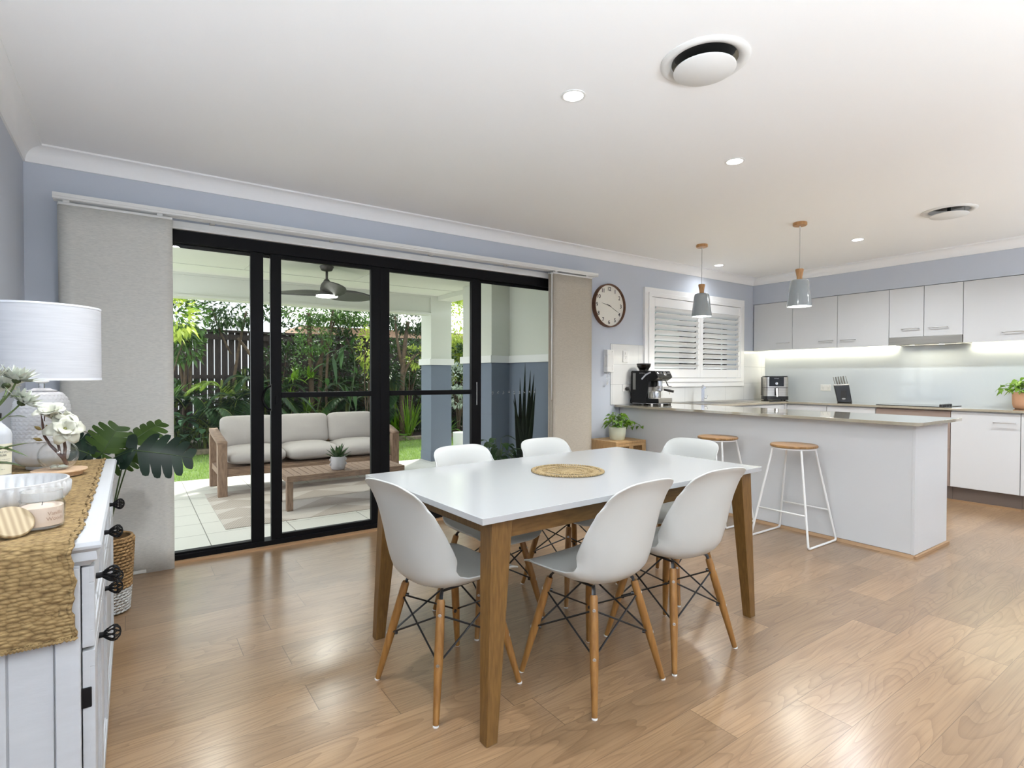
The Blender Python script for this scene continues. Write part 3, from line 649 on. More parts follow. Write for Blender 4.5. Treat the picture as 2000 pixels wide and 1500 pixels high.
MB().box(4.94, 6.45, 3.51, YB - 0.02, 0.145, 0.882).build('carcass', LAMW, su)
MB().box(6.450, 6.489, 3.474, 3.512, 0.145, 0.882).build('corner_filler', LAMW, su)
for k in range(3): MB().box(4.945 + k * 0.5, 5.44 + k * 0.5, 3.492, 3.508, 0.15, 0.868).build('door', LAMW, su, bevel=0.001)

# ------------------------------------------------------------------ wall cupboards
def wall_unit(label, ya, yb, hy, zb=1.547, hz=1.628):
    t = thing('wall_cupboard', label, 'cupboard', (0, 0, 0), 0, 'white wall cupboards')
    MB().box(6.751, XK - 0.002, ya + 0.0005, yb - 0.0005, zb, 2.150).build('carcass', LAMW, t)
    d = MB().box(6.733, 6.750, ya + 0.0016, yb - 0.0016, zb - 0.004, 2.146).build('door', LAMW, t, bevel=0.001)
    dhandle(d, (6.733, hy, hz), (0, 1, 0))
    return t
wall_unit('white wall cupboard door nearest the window wall corner', 3.556, 4.066, 3.670)
wall_unit('white wall cupboard behind the right pendant lamp', 3.031, 3.554, 3.150)
wall_unit('white wall cupboard left of the rangehood, handle low at its left', 2.503, 3.029, 2.909)
wall_unit('short white wall cupboard above the rangehood, left one', 2.186, 2.501, 2.302, 1.630, 1.712)
wall_unit('short white wall cupboard above the rangehood, right one', 1.861, 2.184, 2.060, 1.630, 1.712)
wall_unit('white wall cupboard right of the rangehood', 1.340, 1.859, 1.485)
wall_unit('white wall cupboard at the right edge of the photo', 0.82, 1.338, 0.95)
rh = thing('rangehood', 'slim stainless steel rangehood under the short wall cupboards', 'rangehood')
MB().box(6.728, XK - 0.012, 1.864, 2.500, 1.545, 1.624).build('canopy', STEEL, rh, bevel=0.002)
MB().box(6.76, 6.98, 1.92, 2.44, 1.541, 1.546).build('filter', mat('filter_mesh', (0.3, 0.3, 0.3), 0.4, 0.8), rh)
for y in (2.05, 2.31): MB().lathe([(0.025, 0), (0.0, -0.001)], 16, (6.80, y, 1.5405)).build('hood_lamp', emat('hood_glow', (1, .93, .7), 8), rh)
ls = thing('led_strip', 'warm glowing LED strip under the white wall cupboards', 'LED strip')
MB().box(7.000, 7.012, 0.85, 1.858, 1.536, 1.543).box(7.000, 7.012, 2.504, 4.06, 1.536, 1.543).build('light_tape', LEDM, ls)
lamp('AREA', 'led_strip_light', (6.99, 3.28, 1.530), 1.9, (1.0, 0.93, 0.72), 0.012, (0, rad(15), 0), 1.5)
lamp('AREA', 'led_strip_light', (6.99, 1.36, 1.530), 1.25, (1.0, 0.93, 0.72), 0.012, (0, rad(15), 0), 1.0)
lamp('AREA', 'led_strip_light', (6.90, 2.18, 1.532), 0.9, (1.0, 0.93, 0.72), 0.03, (0, rad(15), 0), 0.5)

# ------------------------------------------------------------------ bar stools
STOOLW = mat('stool_white_steel', srgb(236, 236, 234), 0.35)
ACAC = mat('acacia_seat', srgb(176, 136, 86), 0.35, col2=srgb(122, 88, 52), vscale=5, stretch=(12, 0.9, 2))
def make_stool(label):
    t = thing('bar_stool', label, 'bar stool', (0, 0, 0), 0, 'backless bar stools at the peninsula')
    MB().lathe([(0, 0.683), (0.155, 0.683), (0.160, 0.687), (0.161, 0.697), (0.157, 0.702), (0, 0.7035)], 48).build('seat', ACAC, t, smooth=rad(40))
    MB().ring([(0.135, 0.672), (0.150, 0.672), (0.150, 0.683), (0.135, 0.683)], 40).build('seat_ring', STOOLW, t, smooth=rad(40))
    for s in (-1, 1):
        pts = fillet_path([(-0.098, s * 0.105, 0.675), (-0.20, s * 0.212, 0.008), (0.20, s * 0.212, 0.008), (0.098, s * 0.105, 0.675)], 0.022, 5)
        MB().tube(pts, 0.0078, 10).build('sled_leg', STOOLW, t, smooth=rad(60))
    for s in (-1, 1):
        k = (0.675 - 0.225) / 0.667; x = s * (0.098 + 0.102 * k); y = 0.105 + 0.107 * k
        MB().tube([(x, -y, 0.225), (x, y, 0.225)], 0.006, 10).build('foot_rail', STOOLW, t, smooth=True)
    return t
s0 = make_stool('round-topped bar stool with white sled legs, nearer one in full view'); s0.location = (4.022, 2.105, 0)
copy_tree(s0, None, (4.022, 2.745, 0), 0, 'round-topped bar stool with white sled legs, partly hidden behind a dining chair')
# ------------------------------------------------------------------ plant helpers
def leaf(b, base, d, L, Wd, droop=0.3, n=5, fold=0.25, shape=0.8, tw=0.0, up=(0, 0, 1)):
    base = Vector(base); d = Vector(d).normalized(); up = Vector(up)
    side = d.cross(up)
    if side.length < 1e-3: side = Vector((1, 0, 0))
    side.normalize()
    if tw: side = Matrix.Rotation(tw, 3, d) @ side
    nrm = side.cross(d).normalized(); vs = []
    for i in range(n + 1):
        t = i / n; c = base + d * (L * t) + Vector((0, 0, -1)) * (droop * L * t * t); w = Wd * 0.5 * math.sin(pi * min(1, max(0, t)) ** shape) if 0 < i < n else 0.0
        vs += [c + side * w + nrm * (w * fold), c, c - side * w + nrm * (w * fold)]
    fs = []
    for i in range(n):
        o = i * 3; fs += [(o, o + 1, o + 4, o + 3), (o + 1, o + 2, o + 5, o + 4)]
    b.add(vs, fs)
def rdir(r, el0=-0.3, el1=1.2):
    a = r.uniform(0, 2 * pi); e = r.uniform(el0, el1); return Vector((cos(a) * cos(e), sin(a) * cos(e), sin(e)))
def gmat(name, c1, c2, rough=0.5, vs=6.0, spec=0.3, sub=0.0):
    if name in MATS: return MATS[name]
    m = bpy.data.materials.new(name); m.use_nodes = True; t = NT(m); p = t.n['Principled BSDF']
    geo = t.add('ShaderNodeNewGeometry'); tc = t.add('ShaderNodeTexCoord'); nz = t.add('ShaderNodeTexNoise'); nz.inputs['Scale'].default_value = vs; t.link(tc.outputs['Object'], nz.inputs[0])
    f = t.math('ADD', t.math('MULTIPLY', nz.outputs[0], 0.6), t.math('MULTIPLY', geo.outputs['Random Per Island'], 0.7)); cl = t.add('ShaderNodeClamp'); t.link(t.math('SUBTRACT', f, 0.15), cl.inputs[0])
    t.link(t.mix(cl.outputs[0], c1, c2), p.inputs['Base Color']); p.inputs['Roughness'].default_value = rough; p.inputs['Specular IOR Level'].default_value = spec
    tr = t.add('ShaderNodeBsdfTranslucent'); t.link(t.mix(cl.outputs[0], tuple(min(1, x * 1.5) for x in c1), tuple(min(1, x * 1.5) for x in c2)), tr.inputs[0])
    mx = t.add('ShaderNodeMixShader'); mx.inputs[0].default_value = 0.3; t.link(p.outputs[0], mx.inputs[1]); t.link(tr.outputs[0], mx.inputs[2]); t.link(mx.outputs[0], t.n['Material Output'].inputs[0])
    MATS[name] = m; return m
STEMG = mat('green_stem', srgb(70, 92, 52), 0.5)
SOIL = mat('potting_soil', srgb(46, 36, 30), 0.95, var=0.3, vscale=80, bump=0.6, bscale=120)

# ------------------------------------------------------------------ sideboard
DW = mat('distressed_white_paint', srgb(186, 188, 191), 0.5, var=0.03, vscale=12, stretch=(1, 0.4, 4), bump=0.06, bscale=60)
dk = thing('sideboard', 'distressed white timber sideboard with black cage knobs against the left wall', 'sideboard')
y0, y1 = 1.47, 2.845; xb = XL + 0.004
prof = [(-0.012, 0.850), (0.0, 0.846), (0.004, 0.838), (0.003, 0.832), (-0.006, 0.824), (-0.004, 0.812), (-0.004, 0.806), (-0.012, 0.800), (-0.016, 0.793), (-0.030, 0.793)]
b = MB(); N = len(prof)
loop = []
for (o, z) in prof:
    x = -0.060 + o; ya = y0 - 0.012 - o + 0.002; yb_ = y1 + 0.012 + o
    loop.append([(xb, ya, z), (x, ya, z), (x, yb_, z), (xb, yb_, z)])
vs = [p for l in loop for p in l]
fs = [(i * 4 + k, i * 4 + (k + 1) % 4, (i + 1) * 4 + (k + 1) % 4, (i + 1) * 4 + k) for i in range(N - 1) for k in range(4)] + [(3, 2, 1, 0), tuple((N - 1) * 4 + k for k in range(4))]
b.add(vs, [tuple(reversed(f)) for f in fs]); b.build('top_board', DW, dk, smooth=rad(25))
b = MB(); b.box(xb, -0.094, y0, y0 + 0.02, 0.06, 0.795).box(xb, -0.094, y1 - 0.02, y1, 0.06, 0.795).box(xb, xb + 0.01, y0 + 0.02, y1 - 0.02, 0.06, 0.795).box(xb + 0.01, -0.094, y0 + 0.02, y1 - 0.02, 0.06, 0.08)
b.box(-0.112, -0.094, y0 + 0.02, y1 - 0.02, 0.595, 0.612)
for yy in (y0 + 0.452, y1 - 0.452): b.box(xb + 0.01, -0.094, yy - 0.009, yy + 0.009, 0.08, 0.79)
b.build('carcass', DW, dk, bevel=0.002)
b = MB()
for (xa, xc) in ((xb, -0.43), (-0.135, -0.094)): b.box(xa, xc, y0 - 0.012, y0, 0.06, 0.793)
b.box(-0.43, -0.135, y0 - 0.012, y0, 0.06, 0.12)
for k in range(4): b.box(-0.43 + k * 0.0738, -0.43 + (k + 1) * 0.0738 - 0.003, y0 - 0.005, y0, 0.12, 0.79)
b.build('side_panelling', DW, dk, bevel=0.002)
for (xa, ya) in ((xb, y0), (-0.15, y0), (xb, y1 - 0.06), (-0.15, y1 - 0.06)): MB().box(xa, xa + 0.056, ya, ya + 0.06, 0, 0.06).build('foot', DW, dk, bevel=0.003)
IRON = mat('black_iron', (0.004, 0.004, 0.005), 0.5, spec=0.25)
def knob(parent, x, y, z):
    b = MB(); b.m = T(x, y, z) @ Ry(rad(90))
    b.lathe([(0.0075, 0), (0.0070, 0.012), (0.0085, 0.018), (0.004, 0.02)], 12)
    k = 9; R = 0.0195; prof = [(0.006, 0.014), (0.012, 0.021), (0.0175, 0.029), (0.0195, 0.035), (0.018, 0.041), (0.010, 0.047), (0.0, 0.049)]
    for sgn in (1, -1):
        for i in range(k):
            pts = []
            for j, (r_, z_) in enumerate(prof):
                a = 2 * pi * i / k + sgn * j * 0.16; pts.append((r_ * cos(a), r_ * sin(a), z_))
            b.tube(pts, 0.0018, 4, cap=False)
    b.ring([(0.0195, 0.034), (0.0208, 0.0355), (0.0195, 0.037)], 20)
    return b.build('knob', IRON, parent, smooth=rad(50))
dw = (y1 - y0 - 0.012) / 3
def front(nm, ya, yb_, za, zb, ky, kz, hinge=None):
    f = 0.022; b = MB()
    b.box(-0.092, -0.078, ya, yb_, za, zb)
    for (a_, b_, c_, d_) in ((ya, yb_, zb - 0.035, zb), (ya, yb_, za, za + 0.035), (ya, ya + 0.035, za + 0.035, zb - 0.035), (yb_ - 0.035, yb_, za + 0.035, zb - 0.035)): b.box(-0.080, -0.070, a_, b_, c_, d_)
    for (a_, b_, c_, d_) in ((ya + 0.035, yb_ - 0.035, zb - 0.045, zb - 0.035), (ya + 0.035, yb_ - 0.035, za + 0.035, za + 0.045), (ya + 0.035, ya + 0.045, za + 0.045, zb - 0.045), (yb_ - 0.045, yb_ - 0.035, za + 0.045, zb - 0.045)): b.box(-0.080, -0.0735, a_, b_, c_, d_)
    o = b.build(nm, DW, dk, bevel=0.0015)
    knob(o, -0.0735 - (0.004 if True else 0), ky, kz)
    if hinge:
        for zz in (za + 0.08, zb - 0.10): MB().box(-0.098, -0.076, hinge - 0.004, hinge, zz - 0.022, zz + 0.022).build('hinge', IRON, o, bevel=0.002)
    return o
for k in range(3):
    ya = y0 + 0.006 + k * dw + 0.003; yb_ = ya + dw - 0.006; c = (ya + yb_) / 2
    front('drawer', ya, yb_, 0.614, 0.788, c, 0.70)
front('door', y0 + 0.009, 1.800, 0.085, 0.606, 1.725, 0.54, y0 + 0.009)
front('door', 1.806, 2.154, 0.085, 0.606, 2.095, 0.54)
front('door', 2.160, y1 - 0.009, 0.085, 0.606, 2.205, 0.54)
# runner
JUTE = weave_mat('jute_weave', srgb(176, 149, 102), srgb(84, 60, 28), (60, 130), dist=0.006)
rn = thing('table_runner', 'coarse woven jute runner draped over the end of the white sideboard', 'table runner')
rr = random.Random(11)
def run_path(u): # along Y then down
    L1 = 2.80 - 1.455; L2 = 0.215; r = 0.012; s = u * (L1 + L2)
    if s < L1: return (2.80 - s, 0.8555)
    q = s - L1
    if q < 0.025: a = q / 0.025 * pi / 2; return (1.455 - 0.006 * sin(a) , 0.8555 - 0.012 * (1 - cos(a)))
    return (1.449 - 0.004 - 0.006 * sin(q * 20), 0.8435 - (q - 0.025))
def runner(u, v):
    y, z = run_path(u); x0_, x1_ = -0.455, -0.098 - 0.008 * (u > .83)
    x = x0_ + (x1_ - x0_) * v + (0.003 * sin(u * 90) + 0.002 * sin(u * 260)) * (1 if v > .5 else -1) * (abs(v - .5) > .45)
    h = 0.0016 * (0.5 + 0.5 * sin(v * 150 + 2.5 * (int(u * 130) % 2))) * (abs(sin(u * 130 * pi)) ** 0.5)
    ny = 0 if z > 0.852 else -1
    return (x, y + ny * h - 0.004 * (ny != 0), z + (h if ny == 0 else 0))
MB().grid(runner, 300, 90).build('woven_cloth', JUTE, rn, smooth=True, solid=0.004)
b = MB()
for v in (0.0, 1.0):
    pts = []
    for i in range(171):
        p = Vector(runner(i / 170, v)); pts.append(p + Vector((0, 0, 0.002)))
    b.tube(pts, [0.0042 + 0.0012 * (i % 2) for i in range(171)], 5)
for i in range(60):
    p = Vector(runner(1.0, i / 59)); b.tube([p + Vector((-.004, -.002, 0.002)), p + Vector((0, -.004, -0.002)), p + Vector((0.004, -.002, 0.001))], 0.0042, 5)
b.build('bound_edge', JUTE, rn, smooth=True)
ZT = 0.861
# table lamp
tl = thing('table_lamp', 'white ceramic table lamp with big white drum shade on the sideboard', 'lamp', (-0.272, 2.62, ZT))
CER = mat('white_ceramic', srgb(214, 214, 215), 0.28, coat=0.3)
prof = [(0.0, 0.0), (0.046, 0.0), (0.048, 0.006), (0.044, 0.010), (0.060, 0.016), (0.074, 0.030), (0.079, 0.050), (0.081, 0.085), (0.0815, 0.100)]
MB().lathe(prof + [(0.0, 0.100)], 48).build('lower_body', CER, tl, smooth=rad(50))
zs = [0.100 + 0.180 * i / 60 for i in range(61)]
def bodyr(z): return 0.0815 if z < 0.206 else 0.042 + 0.0395 * math.sqrt(max(0, 1 - ((z - 0.206) / 0.0745) ** 2))
n = 120
b = MB(); vs = []
for i, z in enumerate(zs):
    row = int(i / 2.5)
    for k in range(n):
        a = 2 * pi * k / n; d = 0.0034 * (abs(sin(a * 15 + (row % 2) * pi / 2)) ** 0.7) * (abs(sin(i / 2.5 * pi)) ** 0.6)
        r_ = bodyr(z) + d; vs.append((r_ * cos(a), r_ * sin(a), z))
b.add(vs, [(i * n + k, i * n + (k + 1) % n, (i + 1) * n + (k + 1) % n, (i + 1) * n + k) for i in range(60) for k in range(n)]); b.build('dimpled_body', CER, tl, smooth=True)
MB().lathe([(0.0, 0.276), (0.043, 0.277), (0.045, 0.285), (0.03, 0.288), (0.024, 0.293), (0.0, 0.293)], 32).build('collar', CER, tl, smooth=rad(40))
MB().lathe([(0.009, 0.290), (0.009, 0.312), (0, 0.312)], 20).build('metal_neck', CHROME, tl, smooth=rad(40))
MB().lathe([(0.011, 0.310), (0.021, 0.316), (0.021, 0.322), (0.013, 0.35), (0, 0.35)], 20).build('bulb_holder', WHITE, tl, smooth=rad(40))
m = bpy.data.materials.new('linen_lampshade'); m.use_nodes = True; t = NT(m); p = t.n['Principled BSDF']
tc = t.add('ShaderNodeTexCoord'); mp = t.add('ShaderNodeMapping'); mp.inputs['Scale'].default_value = (6, 6, 140); t.link(tc.outputs['Object'], mp.inputs[0])
nz = t.add('ShaderNodeTexNoise'); nz.inputs['Scale'].default_value = 1.5; nz.inputs['Detail'].default_value = 4; t.link(mp.outputs[0], nz.inputs[0])
cc = t.mix(nz.outputs[0], srgb(190, 192, 197), srgb(216, 217, 221)); t.link(cc, p.inputs['Base Color']); p.inputs['Roughness'].default_value = 0.9
tr = t.add('ShaderNodeBsdfTranslucent'); t.link(cc, tr.inputs[0]); mx = t.add('ShaderNodeMixShader'); mx.inputs[0].default_value = 0.07; t.link(p.outputs[0], mx.inputs[1]); t.link(tr.outputs[0], mx.inputs[2]); t.link(mx.outputs[0], t.n['Material Output'].inputs[0])
sh = MB().ring([(0.174, 0.325), (0.1755, 0.325), (0.1755, 0.590), (0.174, 0.590)], 72).build('lampshade', m, tl, smooth=rad(40))
MB().ring([(0.1735, 0.322), (0.1765, 0.322), (0.1765, 0.330), (0.1735, 0.330)], 72).ring([(0.1735, 0.585), (0.1765, 0.585), (0.1765, 0.592), (0.1735, 0.592)], 72).build('rim', mat('shade_trim', srgb(225, 228, 234), 0.8), sh, smooth=rad(40))
MB().lathe([(0.0, 0.345), (0.014, 0.35), (0.018, 0.37), (0.030, 0.40), (0.031, 0.425), (0.018, 0.45), (0, 0.458)], 24).build('bulb', emat('bulb_glow', (1, 0.97, 0.92), 1.5), tl, smooth=True)
b = MB()
for k in range(3): a = 2 * pi * k / 3; b.tube([(0.012 * cos(a), 0.012 * sin(a), 0.352), (0.174 * cos(a), 0.174 * sin(a), 0.352)], 0.0015, 6)
b.build('shade_frame', CHROME, tl)
lamp('POINT', 'table_lamp_bulb', (-0.272, 2.62, ZT + 0.49), 1.3, (1.0, 0.97, 0.93), 0.03)
# timber coaster and magnolia vase
ASH = mat('pale_ash', srgb(214, 184, 152), 0.5, col2=srgb(196, 160, 124), vscale=9, stretch=(2, 14, 2))
co = thing('round_board', 'round pale timber board under the magnolia vase on the jute runner', 'coaster', (-0.205, 2.40, ZT))
MB().lathe([(0, 0), (0.062, 0), (0.066, 0.008), (0.075, 0.013), (0.077, 0.017), (0.076, 0.020), (0, 0.020)], 48).build('board', ASH, co, smooth=rad(40))
vz = ZT + 0.0205
va = thing('glass_vase', 'small round clear glass vase holding white magnolia on the timber board', 'vase', (-0.208, 2.402, vz))
pr = []
for i in range(13):
    a = -pi / 2 + 0.45 + (pi - 1.05) * i / 12; pr.append((0.056 * cos(a), 0.052 + 0.052 * sin(a) - 0.004))
outr = pr + [(0.031, 0.103)]; inn = [(r_ - 0.002, z_ + (0.001 if i > 3 else 0.006)) for i, (r_, z_) in enumerate(outr)]
MB().lathe([(0.0, 0.0)] + outr + list(reversed(inn)) + [(0, inn[0][1])], 48).build('glass_body', CLEAR, va, smooth=rad(60))
mg = thing('magnolia_flowers', 'artificial white magnolia branch with brown twigs standing in the glass vase', 'flowers', (-0.208, 2.402, vz))
TWIG = mat('brown_twig', srgb(96, 66, 56), 0.6, var=0.2, vscale=60)
PETW = mat('magnolia_petal', srgb(206, 206, 190), 0.5, var=0.03, vscale=30)
b = MB(); b.tube([(0.022, 0, 0.012), (0.014, 0.0, 0.035), (-0.004, 0, 0.06), (-0.022, 0, 0.085), (-0.036, 0, 0.115), (-0.040, 0, 0.15), (-0.042, 0, 0.175)], [0.006, 0.0065, 0.005, 0.0045, 0.004, 0.0035, 0.002], 8)
b.tube([(0.014, 0, 0.03), (0.018, 0, 0.07), (0.014, 0, 0.11)], [0.006, 0.005, 0.0035], 8); b.tube([(0.006, 0, 0.045), (0.0, 0.0, 0.08), (-0.008, 0, 0.105), (0.0, 0, 0.14)], [0.004, 0.004, 0.0035, 0.003], 8)
b.tube([(-0.042, 0, 0.17), (-0.045, 0, 0.195)], 0.0015, 6); b.tube([(-0.036, 0, 0.165), (-0.034, 0, 0.19)], 0.0015, 6)
b.build('twig', TWIG, mg, smooth=True)
def cupflower(parent, c, ax, R_, n=8, openness=0.7, seed=1):
    r_ = random.Random(seed); b = MB(); ax = Vector(ax).normalized(); M0 = frame(c, ax)
    for ring_, (cnt, op, L_) in enumerate(((n, openness, R_), (5, openness * 0.45, R_ * 0.82))):
        for i in range(cnt):
            a = 2 * pi * i / cnt + ring_ * 0.5 + r_.uniform(-.1, .1); o_ = op + r_.uniform(-.12, .12)
            def pt(u, v):
                w = 0.42 * L_ * math.sin(pi * (0.08 + 0.86 * u)) ** 0.75; x = (2 * v - 1) * w
                el = pi / 2 - o_ * (0.5 + 1.1 * u); rad_ = L_ * (u * cos(el * 0.95)); zz = L_ * (0.10 + u * sin(el) * 0.95 - 0.25 * u * u * o_) + 0.9 * x * x / L_
                return (rad_ * cos(a) - x * sin(a), rad_ * sin(a) + x * cos(a), zz)
            b.m = M0; b.grid(pt, 6, 4)
    b.build('flower', PETW, parent, smooth=True, solid=0.0008)
    b = MB(); b.m = M0; b.lathe([(0, 0), (0.006, 0.002), (0.007, 0.012), (0.003, 0.020), (0, 0.021)], 10)
    b.build('flower_centre', mat('magnolia_centre', srgb(150, 150, 90), 0.6), parent, smooth=True)
cupflower(mg, (-0.012, -0.01, 0.172), (-0.2, -0.5, 1), 0.060, 5, 0.5, 3)
cupflower(mg, (0.018, -0.02, 0.135), (0.25, -1, 0.35), 0.058, 6, 0.9, 4)
cupflower(mg, (0.012, 0.01, 0.150), (0.6, 0.1, 0.9), 0.060, 5, 0.7, 5)
b = MB()
for (p_, d_, l_) in (((-0.042, 0, 0.135), (-0.7, 0, 0.5), .024), ((-0.04, 0, 0.10), (-0.8, -.1, .3), .026), ((-0.035, 0, 0.19), (.1, 0, 1), .02), ((-0.03, 0, .125), (0, 0, 1), .028)):
    b = MB(); b.m = frame(p_, d_); b.lathe([(0, 0), (0.005, l_ * .3), (0.0055, l_ * .6), (0.002, l_ * .95), (0, l_)], 8)
    b.build('bud', mat('magnolia_bud', srgb(150, 128, 70), 0.6), mg, smooth=True)
b = MB(); leaf(b, (0.035, 0.01, 0.128), (1, 0.3, -0.1), 0.075, 0.026, 0.25, 6); leaf(b, (0.0, 0.02, 0.12), (0.2, 1, 0.1), 0.06, 0.026, 0.3, 6)
b.build('leaf', mat('magnolia_leaf', srgb(40, 52, 46), 0.4), mg, smooth=True)
MB().lathe([(0, 0), (0.010, 0.001), (0.012, 0.006), (0.006, 0.012), (0, 0.013)], 8, (-0.01, -0.02, 0.006)).lathe([(0, 0), (0.014, 0.001), (0.016, 0.005), (0.006, 0.010), (0, 0.011)], 8, (0.012, -0.02, 0.006)).build('pebble', mat('grey_pebble', srgb(176, 182, 170), 0.4), va, smooth=True)
# ribbed bowl
bw = thing('ribbed_bowl', 'wide white speckled bowl with ribbed sides behind the candle on the runner', 'bowl', (-0.262, 1.86, ZT))
SPK = mat('speckled_ceramic', srgb(206, 206, 206), 0.35, var=0.03, vscale=260)
def fl(k, z): return (0.055 * (math.cos(2 * pi * k / 5) * 0.5 + 0.5)) if 0.012 < z < 0.062 else 0
bo = MB().lathe([(0, 0), (0.088, 0), (0.089, 0.006), (0.092, 0.013), (0.112, 0.022), (0.120, 0.036), (0.122, 0.060), (0.1235, 0.064), (0.1235, 0.070), (0.119, 0.071), (0.117, 0.062), (0.112, 0.03), (0.09, 0.018), (0, 0.016)], 180, flute=lambda k, z: fl(k, z) if z < 0.062 and True else 0).build('bowl_body', SPK, bw, smooth=rad(60))
# candle jar with lid
cj = thing('candle_jar', 'cream scented candle in a lidless glass jar at the front of the runner', 'candle', (-0.168, 1.602, ZT))
gl = MB().lathe([(0, 0), (0.036, 0), (0.040, 0.004), (0.0405, 0.010), (0.0405, 0.052), (0.038, 0.057), (0.036, 0.060), (0.037, 0.063), (0.037, 0.080), (0.0375, 0.082), (0.035, 0.082), (0.0345, 0.06), (0.0375, 0.050), (0.0385, 0.046), (0.0385, 0.006), (0, 0.004)], 48).build('glass_jar', CLEAR, cj, smooth=rad(50))
MB().ring([(0.0368, 0.0605), (0.0395, 0.0605), (0.0395, 0.063), (0.0368, 0.063)], 40).build('jar_ring', CLEAR, cj, smooth=rad(40))
MB().lathe([(0, 0.0045), (0.0383, 0.0065), (0.0383, 0.047), (0.036, 0.0485), (0, 0.048)], 40).build('wax', mat('cream_wax', srgb(226, 204, 184), 0.45, sub=0.3), cj, smooth=rad(50))
MB().ring([(0.0345, 0.062), (0.0362, 0.062), (0.0362, 0.0805), (0.0345, 0.0805)], 40).build('frosted_neck', mat('frosted_glass', srgb(228, 228, 226), 0.5, alpha=0.4), cj)
MB().tube([(0, 0, 0.048), (0.001, 0, 0.056)], 0.0008, 5).build('wick', INK, cj)
LETB = mat('brown_lettering', srgb(168, 136, 118), 0.6)
def wrap_text(name, body, size, m_, parent, R_, az, z):
    o = text_mesh(name, body, size, m_, parent, Matrix.Identity(4), ext=0.0, align='CENTER')
    for v in o.data.vertices:
        a = az + v.co.x / R_; zz = z + v.co.y; v.co = Vector((R_ * cos(a), R_ * sin(a), zz))
    return o
wrap_text('lettering', 'Vanilla', 0.0115, LETB, cj, 0.0409, rad(-50), 0.034); wrap_text('lettering', 'Woods', 0.0115, LETB, cj, 0.0409, rad(-50), 0.022)
ld = thing('timber_lid', 'round striped timber lid leaning against the candle jar', 'lid', (-0.2115, 1.545, ZT + 0.0305))
STRP = mat('striped_lid_timber', srgb(208, 186, 150), 0.5)
nt = NT(STRP); wv = nt.add('ShaderNodeTexWave'); wv.inputs['Scale'].default_value = 26; wv.inputs['Distortion'].default_value = 0.4; tcc = nt.add('ShaderNodeTexCoord'); nt.link(tcc.outputs['Object'], wv.inputs[0]); nt.link(nt.mix(wv.outputs['Fac'], srgb(150, 130, 98), srgb(184, 165, 132)), nt.n['Principled BSDF'].inputs['Base Color'])
b = MB(); b.lathe([(0, -0.004), (0.036, -0.004), (0.038, -0.002), (0.038, 0.003), (0.036, 0.005), (0, 0.005)], 48)
lo = b.build('lid_disc', STRP, ld, smooth=rad(40)); ld.matrix_world = frame((-0.2115, 1.545, ZT + 0.0285), (0.30, -0.62, 0.62))
# bottle
bo = thing('pump_bottle', 'white scented bottle with cream label at the left edge of the photo', 'bottle', (-0.352, 2.30, ZT))
MB().lathe([(0, 0), (0.036, 0), (0.038, 0.004), (0.0405, 0.12), (0.0415, 0.155), (0.038, 0.168), (0.024, 0.185), (0.017, 0.192), (0.016, 0.205), (0, 0.205)], 48).build('bottle_body', mat('frosted_white_glass', srgb(200, 203, 208), 0.3), bo, smooth=rad(50))
az = rad(-62)
b = MB().grid(lambda u, v: ((0.0388 + 0.0022 * v + 0.0006) * cos(az + (u - .5) * 2.0), (0.0388 + 0.0022 * v + 0.0006) * sin(az + (u - .5) * 2.0), 0.033 + 0.095 * v), 24, 2)
b.build('label', mat('cream_label', srgb(226, 222, 200), 0.6), bo, smooth=True)
TI = mat('label_ink', srgb(110, 112, 110), 0.6)
for (s_, sz, z) in (('AUSTRALIA', 0.004, 0.119), ('SANDALWOOD', 0.0088, 0.103), ('MUSK', 0.0088, 0.093), ('a warm blend of soft woods and', 0.0036, 0.080), ('musk with a hint of spice for', 0.0036, 0.074), ('the home and body', 0.0036, 0.068), ('500 ml', 0.004, 0.050)):
    o = wrap_text('lettering', s_, sz, TI, bo, 0.0420, az + 0.12, z)
MB().lathe([(0.017, 0.205), (0.018, 0.222), (0.010, 0.226), (0.005, 0.228), (0.005, 0.245), (0, 0.245)], 20).box(-0.04, 0.006, -0.006, 0.006, 0.243, 0.250).build('pump', BLACKP, bo, smooth=rad(40))
# chrysanthemums
fv = thing('flower_vase', 'pale vase of flowers standing beyond the left edge of the photo', 'vase', (-0.415, 1.99, ZT))
MB().lathe([(0, 0), (0.04, 0), (0.055, 0.03), (0.058, 0.07), (0.04, 0.12), (0.032, 0.14), (0.036, 0.15), (0.032, 0.15), (0.028, 0.13), (0, 0.12)], 32).build('vase_body', CER, fv, smooth=rad(50))
ch = thing('daisy_bouquet', 'white daisy-like chrysanthemums with green stems in front of the lampshade', 'flowers', (-0.415, 1.99, ZT))
PET = mat('chrysanthemum_petal', srgb(212, 216, 204), 0.55, var=0.03, vscale=40)
CS = mat('chrysanthemum_stem', srgb(88, 108, 56), 0.5); CG = mat('calyx_green', srgb(60, 72, 34), 0.6)
heads = [((0.148, 0.06, 0.325), (0.25, 0.1, 0.95), 0.058), ((0.158, 0.06, 0.262), (0.6, 0.1, 0.80), 0.056), ((0.10, 0.03, 0.325), (-0.4, 0.0, 0.9), 0.058), ((0.115, 0.14, 0.31), (-0.2, 0.6, 0.6), 0.045)]
sb = MB(); cb = MB()
